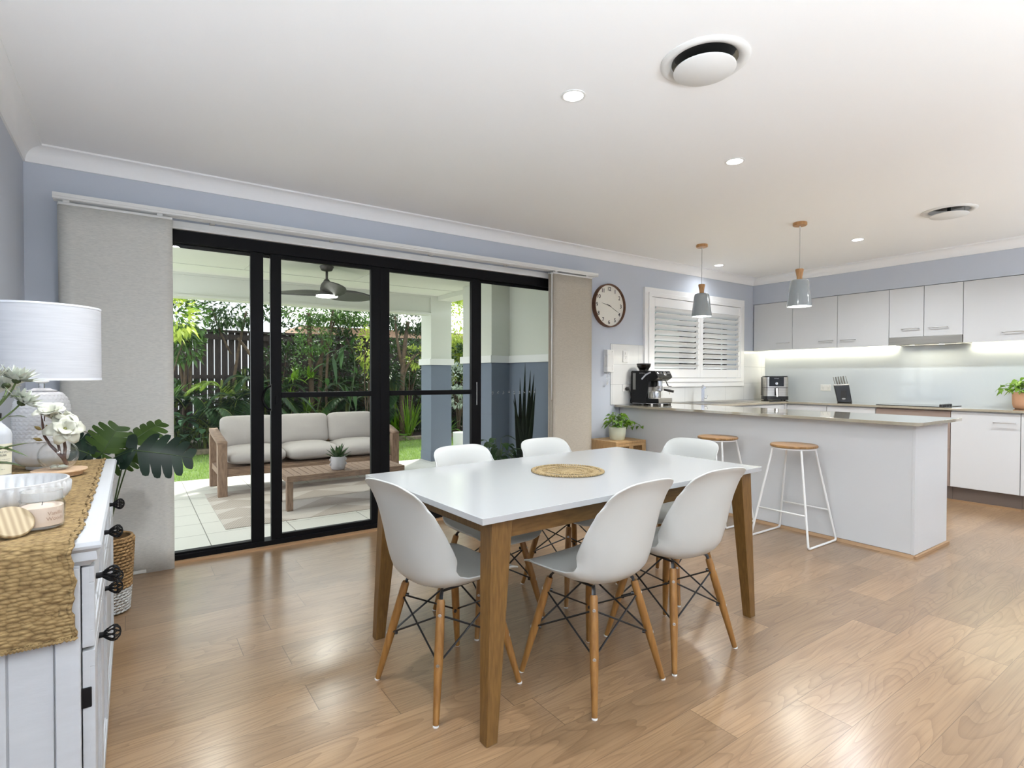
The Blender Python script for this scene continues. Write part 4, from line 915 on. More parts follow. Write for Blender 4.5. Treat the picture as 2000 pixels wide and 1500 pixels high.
for hi_, (c, d, R_) in enumerate(heads):
    c = Vector(c); d = Vector(d).normalized(); pb = MB(); r_ = random.Random(hi_)
    for ring_, (cnt, el, L_) in enumerate(((18, 0.35, 1.0), (14, 0.70, 0.92), (9, 1.1, 0.75))):
        for i in range(cnt):
            a = 2 * pi * i / cnt + r_.uniform(-.1, .1); e = el + r_.uniform(-.1, .1); M0 = frame(c, d)
            dd = (M0.to_3x3() @ Vector((cos(a) * cos(e), sin(a) * cos(e), sin(e)))); leaf(pb, c + dd * 0.004, dd, R_ * L_ * r_.uniform(.9, 1.1), R_ * 0.30, 0.04, 5, -0.35, 0.62, up=d)
    pb.build('flower_head', PET, ch, smooth=True)
    cb.m = frame(c - d * 0.009, d); cb.lathe([(0, 0), (0.006, 0.001), (0.011, 0.007), (0.009, 0.012), (0, 0.013)], 12)
    sb.tube(bez(c - d * 0.008, c - d * 0.07, (0.0, 0.0, 0.125), 8), 0.0024, 6)
    leaf(sb, c - d * 0.05, Vector((1, -.4, .3)), 0.05, 0.018, 0.3, 5)
cb.m = frame((0.098, 0.03, 0.225), (0, 0, 1)); cb.lathe([(0, 0), (0.008, 0.003), (0.009, 0.010), (0.005, 0.018), (0, 0.02)], 12); sb.tube(bez((0.098, 0.03, 0.225), (0.09, 0.02, .16), (0, 0, 0.12)), 0.002, 6)
cb.build('calyx', CG, ch, smooth=True); sb.build('stem', CS, ch, smooth=True)
leafs = MB(); leaf(leafs, (0.10, 0.03, 0.13), (1, 0.2, 0.35), 0.085, 0.028, 0.1, 6); leaf(leafs, (0.08, 0.02, 0.15), (0.7, 0.0, -0.1), 0.10, 0.035, 0.25, 6); leaf(leafs, (0.09, 0.02, 0.10), (0.9, 0.0, 0.05), 0.08, 0.035, 0.25, 6)
leafs.build('leaf', CS, ch, smooth=True)

# ------------------------------------------------------------------ monstera in basket
bk = thing('woven_basket', 'tall seagrass basket with white-dipped base behind the sideboard', 'basket', (-0.105, 3.42, 0))
SEA = weave_mat('seagrass', srgb(196, 158, 108), srgb(88, 62, 34), (55, 110)); SEAW = weave_mat('white_dipped_seagrass', srgb(232, 232, 230), srgb(120, 116, 110), (55, 110))
def rope(parent, nm, m_, za, zb, ra, rb, rows):
    b = MB()
    for i in range(rows):
        z = za + (zb - za) * (i + 0.5) / rows; r_ = ra + (rb - ra) * (i + 0.5) / rows; n = 26; th = (zb - za) / rows * 0.62
        for k in range(n):
            a0 = 2 * pi * (k + 0.5 * (i % 2)) / n; a1 = a0 + 2 * pi / n * 1.15
            pts = [(r_ * cos(a0 + (a1 - a0) * s_) * (1 + 0.04 * sin(pi * s_)), r_ * sin(a0 + (a1 - a0) * s_) * (1 + 0.04 * sin(pi * s_)), z + th * 0.6 * (s_ - .5)) for s_ in (0, .33, .66, 1)]
            b.tube(pts, [th * 0.3, th * 0.75, th * 0.75, th * 0.3], 5, cap=False)
    b.build(nm, m_, parent, smooth=True)
MB().lathe([(0, 0.0), (0.070, 0.0), (0.086, 0.02), (0.100, 0.375), (0.095, 0.375), (0.08, 0.02), (0, 0.01)], 32).build('lining', mat('basket_lining', srgb(120, 92, 60), 0.9), bk, smooth=rad(50))
rope(bk, 'dipped_base', SEAW, 0.006, 0.125, 0.082, 0.091, 8); rope(bk, 'weave', SEA, 0.125, 0.375, 0.091, 0.104, 15)
MB().ring([(0.100 + 0.007 * cos(a), 0.380 + 0.007 * sin(a)) for a in [2 * pi * i / 8 for i in range(8)]], 36).build('rim', SEA, bk, smooth=True)
mo = thing('monstera_plant', 'artificial monstera with big split dark green leaves above the basket', 'plant', (-0.105, 3.42, 0.0))
MB().lathe([(0, 0.33), (0.093, 0.33)], 24).build('soil', SOIL, mo)
MON = gmat('monstera_dark', srgb(18, 34, 27), srgb(30, 54, 38), 0.42, spec=0.4); MON2 = gmat('monstera_lit', srgb(52, 76, 30), srgb(74, 98, 44), 0.4)  # second, paler green paints some leaves as lit
def monstera(parent, base, tip_dir, face, L_, Wd, m_, cup=0.10, K=6):
    M0 = Matrix.Identity(4); d = Vector(tip_dir).normalized(); nrm = Vector(face); nrm = (nrm - d * nrm.dot(d)).normalized(); sd = d.cross(nrm)
    def P(x, y): # x along, y side
        z = -cup * L_ * ((x / L_ - 0.35) ** 2) * 1.6 - 0.5 * y * y / Wd
        return Vector(base) + d * x + sd * y + nrm * z
    def half(x): t_ = x / L_; return Wd * 0.5 * (max(0.0, 1 - abs((t_ - 0.38) / (0.66 if t_ > .38 else 0.56)) ** 2.2)) ** 0.6
    b = MB()
    for s in (1, -1):
        xs = [L_ * (-0.12 + 1.08 * i / K) for i in range(K + 1)]
        for i in range(K):
            xa, xb_ = xs[i], xs[i + 1]; w = (xb_ - xa); sweep = 0.42
            rows = []
            for j in range(7):
                q = j / 6; gap = 0.0 if q < 0.5 else 0.09 * w * min(1, (q - 0.5) * 3)
                ra = max(0.0, xa) if q == 0 else xa; rb = max(0.0, xb_) if q == 0 else xb_
                if q > 0.95: gap = 0.24 * w
                hw = half(min(L_ * 0.97, max(-0.1 * L_, (xa + xb_) / 2 + sweep * w))) ; y = s * hw * q
                sh_ = sweep * hw * q * (0.8 if i < K - 1 else 0.9) * (1 if i > 0 else 0.15) - (0.18 * hw * q if i == 0 else 0)
                row = [P(ra + sh_ + gap, y), P((ra + rb) / 2 + sh_, y * 1.03), P(rb + sh_ - gap, y)]
                if i == 0: row[0] = P(ra + sh_ + gap, y)
                rows.append(row)
            vs = [p_ for r_ in rows for p_ in r_]
            fs = [(j * 3 + k, j * 3 + k + 1, j * 3 + k + 4, j * 3 + k + 3) for j in range(6) for k in range(2)]
            b.add(vs, fs)
    o = b.build('leaf', m_, parent, smooth=True)
    MB().tube([P(L_ * k / 6, 0) + nrm * 0.001 for k in range(7)], [0.0028, 0.0026, 0.0022, 0.0018, 0.0014, 0.001, 0.0005], 6).build('midrib', STEMG, o, smooth=True)
    return o
ml = [((0.105, -0.16, 0.835), (0.95, -0.1, -0.20), (-0.25, -0.85, 0.55), 0.27, 0.235, MON), ((0.085, -0.02, 0.85), (0.75, 0.3, 0.55), (-0.35, -0.65, 0.6), 0.20, 0.17, MON2),
      ((-0.02, -0.12, 0.815), (0.35, 0.1, 0.7), (0.1, -0.9, 0.35), 0.16, 0.20, MON2), ((-0.06, -0.18, 0.83), (-0.55, -0.2, 0.3), (0.1, -0.8, 0.5), 0.15, 0.13, MON),
      ((-0.02, 0.08, 0.80), (-0.5, 0.3, 0.4), (0.0, -0.8, 0.6), 0.17, 0.16, MON), ((0.02, -0.22, 0.80), (0.3, -0.3, 0.2), (-0.6, -0.3, 0.7), 0.12, 0.10, MON), ((0.03, 0.05, 0.74), (0.6, 0.2, 0.3), (0, -0.8, 0.5), 0.15, 0.14, MON2)]
for (bs, td, fc, L_, w_, m_) in ml:
    monstera(mo, bs, td, fc, L_, w_, m_)
    MB().tube(bez((random.uniform(-.03, .03), random.uniform(-.03, .03), 0.33), (bs[0] * .3, bs[1] * .3, 0.6), bs, 10), 0.0035, 6).build('stalk', STEMG, mo, smooth=True)

# ------------------------------------------------------------------ side cabinet and pothos
OAKL = mat('light_oak', srgb(206, 170, 122), 0.45, col2=srgb(182, 142, 94), vscale=14, stretch=(8, 8, 0.8))
RAT = weave_mat('dark_cane', srgb(150, 110, 62), srgb(40, 26, 14), (160, 160))
sc = thing('side_cabinet', 'small light oak cabinet with cane front between blind and peninsula', 'cabinet', (3.80, 3.69, 0))
w, d_, h = 0.415, 0.375, 0.57
b = MB(); b.box(0, w, 0, d_, h - 0.02, h).box(0, 0.02, 0.0, d_, 0.10, h - 0.02).box(w - 0.02, w, 0, d_, 0.10, h - 0.02).box(0.02, w - 0.02, 0.0, d_, 0.10, 0.12).box(0.02, w - 0.02, d_ - 0.008, d_, 0.12, h - 0.02).build('case', OAKL, sc, bevel=0.002)
for (x, y) in ((0.03, 0.03), (w - 0.06, 0.03), (0.03, d_ - 0.06), (w - 0.06, d_ - 0.06)): MB().box(x, x + 0.03, y, y + 0.03, 0, 0.10).build('leg', OAKL, sc, bevel=0.002)
for (xa, xc) in ((0.022, w / 2 - 0.001), (w / 2 + 0.001, w - 0.022)):
    do = MB().box(xa, xc, 0.002, 0.018, h - 0.05, h - 0.022).box(xa, xc, 0.002, 0.018, 0.122, 0.150).box(xa, xa + 0.028, 0.002, 0.018, 0.15, h - 0.05).box(xc - 0.028, xc, 0.002, 0.018, 0.15, h - 0.05).build('door', OAKL, sc, bevel=0.001)
    MB().box(xa + 0.028, xc - 0.028, 0.008, 0.011, 0.15, h - 0.05).build('cane_panel', RAT, do)
def pothos(name, label, x, y, z, seed, trail, R_=0.11, m1=None):
    t = thing(name, label, 'plant', (x, y, z)); r_ = random.Random(seed)
    G = gmat('pothos_leaf', srgb(66, 112, 34), srgb(150, 186, 74), 0.4, 20)
    b = MB(); sb = MB()
    for i in range(90):
        a = r_.uniform(0, 2 * pi); e = r_.uniform(0.0, 1.35); rr_ = R_ * r_.uniform(0.55, 1.05); c = Vector((rr_ * cos(a) * cos(e), rr_ * sin(a) * cos(e), 0.02 + rr_ * 1.05 * sin(e)))
        if i > 60: k = (i - 60) / 30; c = Vector(trail) * k + Vector((r_.uniform(-.035, .035), r_.uniform(-.035, .035), r_.uniform(-.03, .03) + 0.05 * sin(pi * k)))
        dd = Vector((cos(a) * 0.8, sin(a) * 0.8, r_.uniform(-0.5, 0.5))); leaf(b, c, dd, r_.uniform(0.045, 0.07), r_.uniform(0.034, 0.05), 0.5, 4, 0.3, 0.62, r_.uniform(-.6, .6))
        if i % 3 == 0: sb.tube(bez((r_.uniform(-.02, .02), r_.uniform(-.02, .02), 0.0), c * 0.5 + Vector((0, 0, 0.05)), c, 5), 0.0014, 5)
    b.build('foliage', G, t, smooth=True); sb.build('stems', STEMG, t)
    return t
pt = thing('plant_pot', 'pale green ceramic pot on the small oak cabinet', 'plant pot', (3.985, 3.86, h))
MB().lathe([(0, 0), (0.068, 0), (0.074, 0.004), (0.083, 0.06), (0.086, 0.125), (0.081, 0.127), (0.078, 0.11), (0, 0.108)], 40).build('pot_body', mat('celadon', srgb(206, 212, 192), 0.35, var=0.05, vscale=8), pt, smooth=rad(50))
pothos('pothos_plant', 'bright green leafy pothos in the pale pot beside the peninsula', 3.985, 3.86, h + 0.125, 2, (0.20, -0.10, -0.01), 0.115)
pt = thing('plant_pot', 'terracotta-coloured pot on the kitchen bench at the right edge', 'plant pot', (6.86, 1.405, 0.905))
MB().lathe([(0, 0), (0.085, 0), (0.100, 0.012), (0.108, 0.05), (0.110, 0.155), (0.104, 0.157), (0.102, 0.13), (0, 0.128)], 40).build('pot_body', mat('terracotta', srgb(196, 150, 118), 0.6, var=0.06, vscale=10), pt, smooth=rad(50))
pothos('pothos_plant', 'bright green trailing pothos in the terracotta pot at the right edge', 6.86, 1.405, 1.045, 9, (-0.06, 0.20, 0.03), 0.13)

# ------------------------------------------------------------------ coffee machine
cm = thing('coffee_machine', 'black espresso machine with steel drip tray and bean hopper on the peninsula', 'coffee machine', (4.515, 3.885, 0.905), rad(9))
BK = mat('black_appliance', (0.005, 0.005, 0.006), 0.35, spec=0.3)
b = MB()
def yz(b, pts, x0_, x1_):
    n = len(pts); b.add([(x0_, y, z) for y, z in pts] + [(x1_, y, z) for y, z in pts], [tuple(range(n)), tuple(range(2 * n - 1, n - 1, -1))] + [(i, n + i, n + (i + 1) % n, (i + 1) % n) for i in range(n)])
yz(b, [(0.16, 0.018), (0.16, 0.345), (0.15, 0.358), (-0.02, 0.358), (-0.06, 0.30), (-0.045, 0.18), (-0.03, 0.07), (-0.03, 0.018)], -0.14, 0.14)
b.build('housing', BK, cm, bevel=0.003)
b = MB(); yz(b, [(-0.02, 0.357), (-0.135, 0.355), (-0.165, 0.300), (-0.165, 0.285), (-0.11, 0.252), (-0.04, 0.250), (-0.05, 0.30)], -0.142, 0.142)
b.build('control_head', BK, cm, bevel=0.003)
MB().box(-0.141, -0.1395, 0.10, 0.135, 0.16, 0.335).build('tank_window', mat('tank_smoke', (0.18, 0.18, 0.17), 0.15), cm)
MB().box(-0.125, 0.125, -0.046, -0.040, 0.075, 0.25).build('steel_backsplash', STEEL, cm)
b = MB(); b.box(-0.135, 0.135, -0.165, 0.14, 0.02, 0.068); b.build('base', BK, cm, bevel=0.004)
MB().box(-0.130, 0.130, -0.172, -0.05, 0.056, 0.072).box(-0.128, 0.128, -0.1735, -0.165, 0.028, 0.072).build('drip_tray', STEEL, cm, bevel=0.002)
MB().box(-0.136, 0.136, -0.167, 0.142, 0.016, 0.021).build('chrome_strip', CHROME, cm)
b = MB()
for (x, y) in ((-0.10, -0.13), (0.10, -0.13), (-0.10, 0.11), (0.10, 0.11)): b.box(x - 0.03, x + 0.03, y - 0.03, y + 0.03, 0, 0.017)
b.build('rubber_feet', BLACKP, cm, bevel=0.002)
hp = MB().lathe([(0.045, 0.358), (0.048, 0.37), (0.072, 0.405), (0.074, 0.425), (0.070, 0.425), (0.045, 0.372), (0, 0.37)], 32, (-0.05, 0.06, 0)).build('bean_hopper', glassmat('smoked_plastic', (0.25, 0.24, 0.23), 1.5), cm, smooth=rad(50))
MB().lathe([(0, 0), (0.044, 0.0), (0.066, 0.034), (0, 0.040)], 24, (-0.05, 0.06, 0.372)).build('coffee_beans', mat('coffee_bean', (0.025, 0.012, 0.007), 0.5, bump=1.0, bscale=150), hp, smooth=True)
MB().lathe([(0, 0.425), (0.076, 0.425), (0.076, 0.432), (0.07, 0.436), (0, 0.437)], 32, (-0.05, 0.06, 0)).build('hopper_lid', BLACKP, hp, smooth=rad(40))
M0 = frame((0, -0.1502, 0.328), (0, -0.88, 0.48), (0, 0, 1))
for (x, r_) in ((-0.115, 0.013), (-0.075, 0.007), (-0.05, 0.009), (0.075, 0.010), (0.098, 0.010), (0.121, 0.010)):
    b = MB(); b.m = M0; b.lathe([(r_, 0), (r_, 0.004), (r_ * .8, 0.006), (0, 0.006)], 16, (x, 0.004, 0)); b.build('button', CHROME, cm, smooth=rad(40))
b = MB(); b.m = M0; b.lathe([(0.026, 0), (0.026, 0.005), (0.020, 0.012), (0, 0.013)], 28, (0.01, -0.004, 0)); b.build('pressure_dial', CHROME, cm, smooth=rad(40))
b = MB(); b.lathe([(0.034, 0.20), (0.034, 0.252), (0, 0.252)], 24, (0.0, -0.095, 0)).lathe([(0, 0.168), (0.036, 0.172), (0.038, 0.20), (0, 0.20)], 24, (0.0, -0.095, 0)); b.build('group_head', CHROME, cm, smooth=rad(40))
pf = MB().lathe([(0, 0.152), (0.010, 0.152), (0.036, 0.170), (0.036, 0.19), (0, 0.19)], 24, (0.0, -0.095, -0.02)).tube([(0.0, -0.13, 0.165), (0.01, -0.155, 0.160)], 0.008, 8).build('portafilter', CHROME, cm, smooth=rad(40))
MB().tube([(0.005, -0.15, 0.160), (0.02, -0.20, 0.152), (0.035, -0.245, 0.142)], [0.010, 0.014, 0.013], 12).build('portafilter_handle', BLACKP, pf, smooth=rad(60))
MB().lathe([(0, 0.072), (0.034, 0.072), (0.037, 0.11), (0.032, 0.142), (0, 0.143)], 24, (-0.07, -0.10, 0)).build('milk_jug', CHROME, cm, smooth=rad(40))
MB().tube([(0.105, -0.10, 0.255), (0.105, -0.13, 0.235), (0.108, -0.15, 0.16), (0.108, -0.155, 0.11)], 0.004, 8).build('steam_wand', CHROME, cm, smooth=True)
MB().tube([(0.105, -0.12, 0.238), (0.107, -0.138, 0.20)], 0.008, 8).ring([(0.012, -0.003), (0.017, -0.003), (0.017, 0.003), (0.012, 0.003)], 16, (0.107, -0.16, 0.195)).build('wand_grip', BLACKP, cm, smooth=rad(50))
MB().tube(bez((0.0, 0.0, 0), (0.035, -0.03, 0), (0.07, -0.06, -0.02), 6), 0.006, 8).build('x', CHROME, cm) if False else None
b = MB(); b.m = T(-0.1425, 0, 0); b.add([(0, -0.085, 0.335), (0, -0.03, 0.31), (0, 0.02, 0.262), (0, 0.03, 0.275), (0, -0.02, 0.325), (0, -0.08, 0.347)], [(0, 1, 4, 5), (1, 2, 3, 4)]); b.build('chrome_trim', CHROME, cm, solid=0.004)
M1 = T(-0.1408, 0, 0) @ Matrix(((0, 0, -1, 0), (-1, 0, 0, 0), (0, 1, 0, 0), (0, 0, 0, 1)))
text_mesh('badge', 'the Barista', 0.016, mat('badge_silver', (0.4, 0.4, 0.4), 0.4), cm, T(-0.1408, 0.02, 0.333) @ Matrix(((0, 0, -1, 0), (-1, 0, 0, 0), (0, 1, 0, 0), (0, 0, 0, 1))))
Mi = (T(4.515, 3.885, 0.905) @ Rz(rad(9))).inverted() @ T(4.335, 4.06, 1.07)
b = MB(); b.m = Mi; b.tube([(-0.01, -0.035, 0), (0.0, -0.05, -0.04), (0.012, -0.045, -0.09), (0.03, -0.02, -0.145), (0.08, -0.02, -0.160)], 0.004, 8)
pc_ = b.build('power_cord', BLACKP, cm, smooth=True)
b = MB(); b.m = Mi @ Rx(rad(90)) @ T(-0.01, 0, -0.002); b.lathe([(0.018, 0.0), (0.020, 0.01), (0.017, 0.03), (0.006, 0.04), (0, 0.04)], 16); b.build('plug', BLACKP, pc_, smooth=rad(50))

# ------------------------------------------------------------------ sink and tap
sk = thing('kitchen_sink', 'stainless steel sink with drainer set in the bench under the window', 'sink', (0, 0, 0))
b = MB(); zt = 0.9055
b.box(5.00, 6.20, 3.54, 3.58, zt, zt + 0.004).box(5.00, 6.20, 3.99, 4.03, zt, zt + 0.004).box(5.00, 5.05, 3.58, 3.99, zt, zt + 0.004).box(6.15, 6.20, 3.58, 3.99, zt, zt + 0.004).box(5.50, 5.54, 3.58, 3.99, zt, zt + 0.004)
b.build('rim', STEEL, sk, bevel=0.0015)
b = MB()
for k in range(14): b.box(5.58 + k * 0.04, 5.60 + k * 0.04, 3.60, 3.97, zt + 0.0005, zt + 0.004)
b.box(5.54, 6.15, 3.58, 3.99, zt, zt + 0.001); b.build('drainer', STEEL, sk, bevel=0.001)
MB().box(5.05, 5.50, 3.58, 3.99, zt - 0.0003, zt + 0.0006).build('bowl', mat('sink_bowl', (0.12, 0.12, 0.12), 0.3, 1.0), sk)
tp = thing('kitchen_tap', 'square chrome mixer tap behind the sink below the shutters', 'tap', (5.47, 3.935, 0.9095), rad(-48))
MB().lathe([(0.025, 0), (0.025, 0.004), (0, 0.004)], 20).box(-0.017, 0.017, -0.017, 0.017, 0.004, 0.185).box(-0.014, 0.014, -0.16, 0.0, 0.155, 0.182).build('spout_body', CHROME, tp, bevel=0.002)
MB().box(-0.008, 0.008, -0.02, 0.05, 0.190, 0.198).box(-0.006, 0.006, -0.006, 0.006, 0.184, 0.192).tube([(0.017, 0, 0.045), (0.045, 0, 0.045)], 0.009, 10).tube([(0.045, 0, 0.045), (0.055, 0, 0.075)], 0.004, 8).build('lever', CHROME, tp, bevel=0.001)

# ------------------------------------------------------------------ air fryer
af = thing('air_fryer', 'black and steel air fryer in the kitchen corner on the bench', 'air fryer', (6.775, 3.80, 0.905), rad(-52))
SW = STEEL
def rrect(w_, d__, r_, n=6):
    pts = []
    for (cx_, cy_, a0) in ((w_ - r_, d__ - r_, 0), (-w_ + r_, d__ - r_, 90), (-w_ + r_, -d__ + r_, 180), (w_ - r_, -d__ + r_, 270)):
        pts += [(cx_ + r_ * cos(rad(a0 + 90 * i / n)), cy_ + r_ * sin(rad(a0 + 90 * i / n))) for i in range(n + 1)]
    return pts
MB().prism(rrect(0.145, 0.145, 0.05), 0.045, 0.008).build('base_band', BLACKP, af, smooth=rad(40))
MB().prism(rrect(0.142, 0.140, 0.05), 0.105, 0.053).build('lower_shell', SW, af, smooth=rad(40))
MB().prism(rrect(0.139, 0.138, 0.05), 0.006, 0.158).build('seam', BLACKP, af)
MB().prism(rrect(0.142, 0.140, 0.05), 0.130, 0.164).build('upper_shell', SW, af, smooth=rad(40))
MB().prism(rrect(0.136, 0.135, 0.05), 0.012, 0.294).build('lid_top', BLACKP, af, smooth=rad(40))
MB().box(-0.146, -0.10, 0.0, 0.142, 0.053, 0.296).box(0.10, 0.146, 0.0, 0.142, 0.053, 0.296).build('side_panel', BLACKP, af, bevel=0.01)
pnl = MB().box(-0.085, 0.085, -0.146, -0.13, 0.178, 0.296).build('control_panel', mat('gloss_black', (0.008, 0.008, 0.009), 0.08), af, bevel=0.004)
b = MB(); b.m = T(0, -0.1465, 0.212) @ Rx(rad(90)); b.lathe([(0.017, 0), (0.017, 0.008), (0.014, 0.011), (0, 0.011)], 24); b.build('control_knob', CHROME, af, smooth=rad(40))
text_mesh('lettering', 'INSTANT', 0.013, mat('white_ink', (0.6, 0.6, 0.6), 0.5), af, T(0, -0.1468, 0.275) @ Rx(rad(90)))
MB().box(-0.022, 0.022, -0.150, -0.13, 0.06, 0.157).build('handle_mount', BLACKP, af, bevel=0.004)
b = MB(); b.hexa([(-0.010, -0.20, 0.045), (0.010, -0.20, 0.045), (0.010, -0.185, 0.045), (-0.010, -0.185, 0.045), (-0.012, -0.165, 0.155), (0.012, -0.165, 0.155), (0.012, -0.148, 0.155), (-0.012, -0.148, 0.155)]); b.build('basket_handle', CHROME, af, bevel=0.003)
b = MB()
for (x, y) in ((-0.1, -0.1), (0.1, -0.1), (-0.1, 0.1), (0.1, 0.1)): b.lathe([(0.012, 0), (0.012, 0.009), (0, 0.009)], 10, (x, y, 0))
b.build('foot', BLACKP, af)

# ------------------------------------------------------------------ knife block
kb = thing('knife_block', 'slanted black knife block with steel-handled knives on the kitchen bench', 'knife block', (6.80, 2.985, 0.905), rad(-62))
b = MB(); b.hexa([(-0.058, -0.05, 0.0), (0.085, -0.05, 0.0), (0.085, 0.06, 0.0), (-0.058, 0.06, 0.0), (-0.098, -0.05, 0.195), (0.052, -0.05, 0.205), (0.052, 0.06, 0.205), (-0.098, 0.06, 0.195)]); b.build('block_body', BLACKP, kb, bevel=0.008, seg=3)
MB().hexa([(-0.100, -0.052, 0.193), (0.054, -0.052, 0.203), (0.054, 0.062, 0.203), (-0.100, 0.062, 0.193), (-0.101, -0.052, 0.207), (0.053, -0.052, 0.217), (0.053, 0.062, 0.217), (-0.101, 0.062, 0.207)]).build('steel_top', STEEL, kb, bevel=0.006)
MB().box(-0.03, 0.03, -0.0525, -0.049, 0.02, 0.14).build('front_panel', mat('satin_black', (0.02, 0.02, 0.02), 0.6), kb, bevel=0.002)
b = MB(); b.m = T(0.0, -0.053, 0.045) @ Rx(rad(90)) @ Matrix.Diagonal((1.6, 0.8, 1, 1)); b.lathe([(0.012, 0), (0.012, 0.001), (0, 0.001)], 24); b.build('badge', mat('badge_silver', (0.4, 0.4, 0.4), 0.4), kb)
for k in range(6):
    x = -0.085 + k * 0.025; kn = thing('kitchen_knife', ('steel-handled kitchen knife standing in the black block, ' + ['leftmost slot', 'second slot from the left', 'third slot from the left', 'third slot from the right', 'second slot from the right', 'rightmost slot'][k]), 'knife', (0, 0, 0), 0, 'knives in the black knife block')
    kn.matrix_world = T(6.80, 2.985, 0.905) @ Rz(rad(-62)) @ T(x, 0.0, 0.21 + 0.002 * k) @ Ry(rad(-12))
    w_ = 0.004 if k in (0, 5) else 0.0085
    MB().tube([(0, 0, 0.0), (0, 0, 0.012), (-0.001, 0, 0.05), (0, 0, 0.09)], [w_ * .7, w_, w_, w_ * .9], 10).build('handle', mat('dark_steel_handle', (0.25, 0.24, 0.22), 0.3, 1.0), kn, smooth=rad(60))
    MB().box(-w_ * .7, w_ * .7, -0.001, 0.001, -0.05, 0.0).build('blade', STEEL, kn)
# ------------------------------------------------------------------ cooktop
ct = thing('cooktop', 'black glass cooktop set in the bench under the rangehood', 'cooktop', (0, 0, 0))
MB().box(6.50, 6.98, 1.93, 2.53, 0.9055, 0.9105).build('glass_top', mat('ceran_black', (0.008, 0.008, 0.009), 0.05), ct, bevel=0.001)
b = MB()
for k in range(4): b.lathe([(0.019, 0), (0.019, 0.016), (0.016, 0.02), (0, 0.02)], 20, (6.60 + k * 0.075, 1.985, 0.9106))
b.build('control_knob', BLACKP, ct, smooth=rad(40))
# ------------------------------------------------------------------ patio shell
G0 = -0.03
PT = tile_mat('patio_tile', srgb(222, 220, 214), srgb(120, 118, 112), 0.60, 0.37, (0, 1), (0.14, 0.0), 0.006, 0.35, 0.3)
struct(MB().box(-3.0, 4.055, 4.33, 7.40, -0.2, G0).box(4.055, 8.0, 5.905, 7.40, -0.2, G0).build('floor_patio', PT))
PC = mat('patio_ceiling_paint', srgb(222, 224, 214), 0.8)
struct(MB().box(-3.0, 4.1, 4.33, 7.75, 2.36, 2.48).build('ceiling_patio', PC))
struct(MB().box(-3.0, 3.56, 7.12, 7.30, 2.105, 2.355).box(-3.0, 3.56, 7.09, 7.33, 2.088, 2.112).box(-3.0, 3.56, 7.10, 7.12, 2.335, 2.36).box(3.64, 3.90, 4.33, 7.40, 2.30, 2.36).build('trim_10', CREAM))
b = MB(); b.box(-3.0, 4.1, 6.55, 6.562, 2.355, 2.362).box(2.2, 2.212, 4.33, 6.55, 2.355, 2.362).box(1.0, 1.012, 4.33, 6.55, 2.355, 2.362); struct(b.build('trim_11', mat('cover_strip', srgb(205, 207, 198), 0.8)))
def pier(nm, x0, x1, ya, yb, top):
    t = struct(thing(nm, None, None))
    MB().box(x0, x1, ya, yb, G0, 1.365).box(x0 - 0.006, x1 + 0.006, ya - 0.006, yb + 0.006, G0, 0.10).build('blue_grey_base', GREYB, t, bevel=0.003)
    MB().box(x0 - 0.03, x1 + 0.03, ya - 0.03, yb + 0.03, 1.365, 1.452).build('white_band', WHITE, t, bevel=0.003)
    MB().box(x0, x1, ya, yb, 1.452, top).build('cream_top', CREAM, t, bevel=0.003)
pier('wall_column', 3.532, 3.865, 7.095, 7.42, 2.36)
pier('wall_pier', 3.530, 3.79, 5.484, 6.173, 2.36)
pier('wall_side', 3.789, 4.05, 4.33, 6.16, 2.36)
# outer face of the house beside the patio and gutter box above
for (name_, x, y) in (('round patio ceiling downlight, left one seen through the first pane', 0.55, 5.35),):
    t = thing('downlight', name_, 'ceiling light', (x, y, 2.36), 0, 'recessed patio lights')
    MB().ring([(0.045, 0.0), (0.057, 0.0), (0.057, -0.003), (0.045, -0.003)], 28).build('trim_ring', WHITE, t)
    MB().lathe([(0.045, -0.002), (0.0, -0.0025)], 28).build('diffuser', LIGHTM, t)
    lamp('AREA', 'down_beam', (x, y, 2.34), 6, (1, 0.97, 0.92), 0.09)
# ceiling fan
fn = thing('ceiling_fan', 'dark three-blade ceiling fan with round light under the patio ceiling', 'ceiling fan', (1.69, 5.84, 2.36))
FB = mat('bronze_fan', srgb(62, 60, 56), 0.45)
MB().lathe([(0, 0), (0.070, 0), (0.072, -0.01), (0.055, -0.045), (0.02, -0.055), (0, -0.055)], 32).build('canopy', FB, fn, smooth=rad(50))
MB().tube([(0, 0, -0.05), (0, 0, -0.16)], 0.013, 12).build('down_rod', FB, fn, smooth=True)
MB().lathe([(0.0, -0.135), (0.022, -0.137), (0.028, -0.15), (0.034, -0.155), (0.036, -0.185), (0.052, -0.20), (0.066, -0.225), (0.070, -0.262), (0.10, -0.285), (0.118, -0.298), (0.118, -0.312), (0.0, -0.312)], 36).build('motor_housing', FB, fn, smooth=rad(50))
MB().lathe([(0.110, -0.312), (0.108, -0.322), (0.06, -0.330), (0, -0.332)], 36).build('light_dome', emat('fan_light_glow', (1, 0.98, 0.93), 9), fn, smooth=True)
for k, a in enumerate((-98, 22, 142)):
    def bl(u, v):
        w = (0.045 + 0.075 * math.sin(pi * min(1, 0.12 + u * 0.80)) ** 0.8) * (1 if u < .85 else math.sqrt(max(0.02, 1 - ((u - .85) / .16) ** 2))); x = 0.07 + 0.55 * u; y = (v - .5) * 2 * w; tw = rad(26) * (1 - 0.45 * u)
        return (x, y * cos(tw) + 0.02 * sin(pi * u), -0.285 - y * sin(tw) - 0.02 * u * u + 0.03 * u)
    b = MB(); b.m = Rz(rad(a)); b.grid(bl, 18, 6); b.build('blade', FB, fn, smooth=True, solid=0.006)
lamp('AREA', 'fan_light', (1.69, 5.84, 2.02), 8, (1, 0.98, 0.93), 0.2)

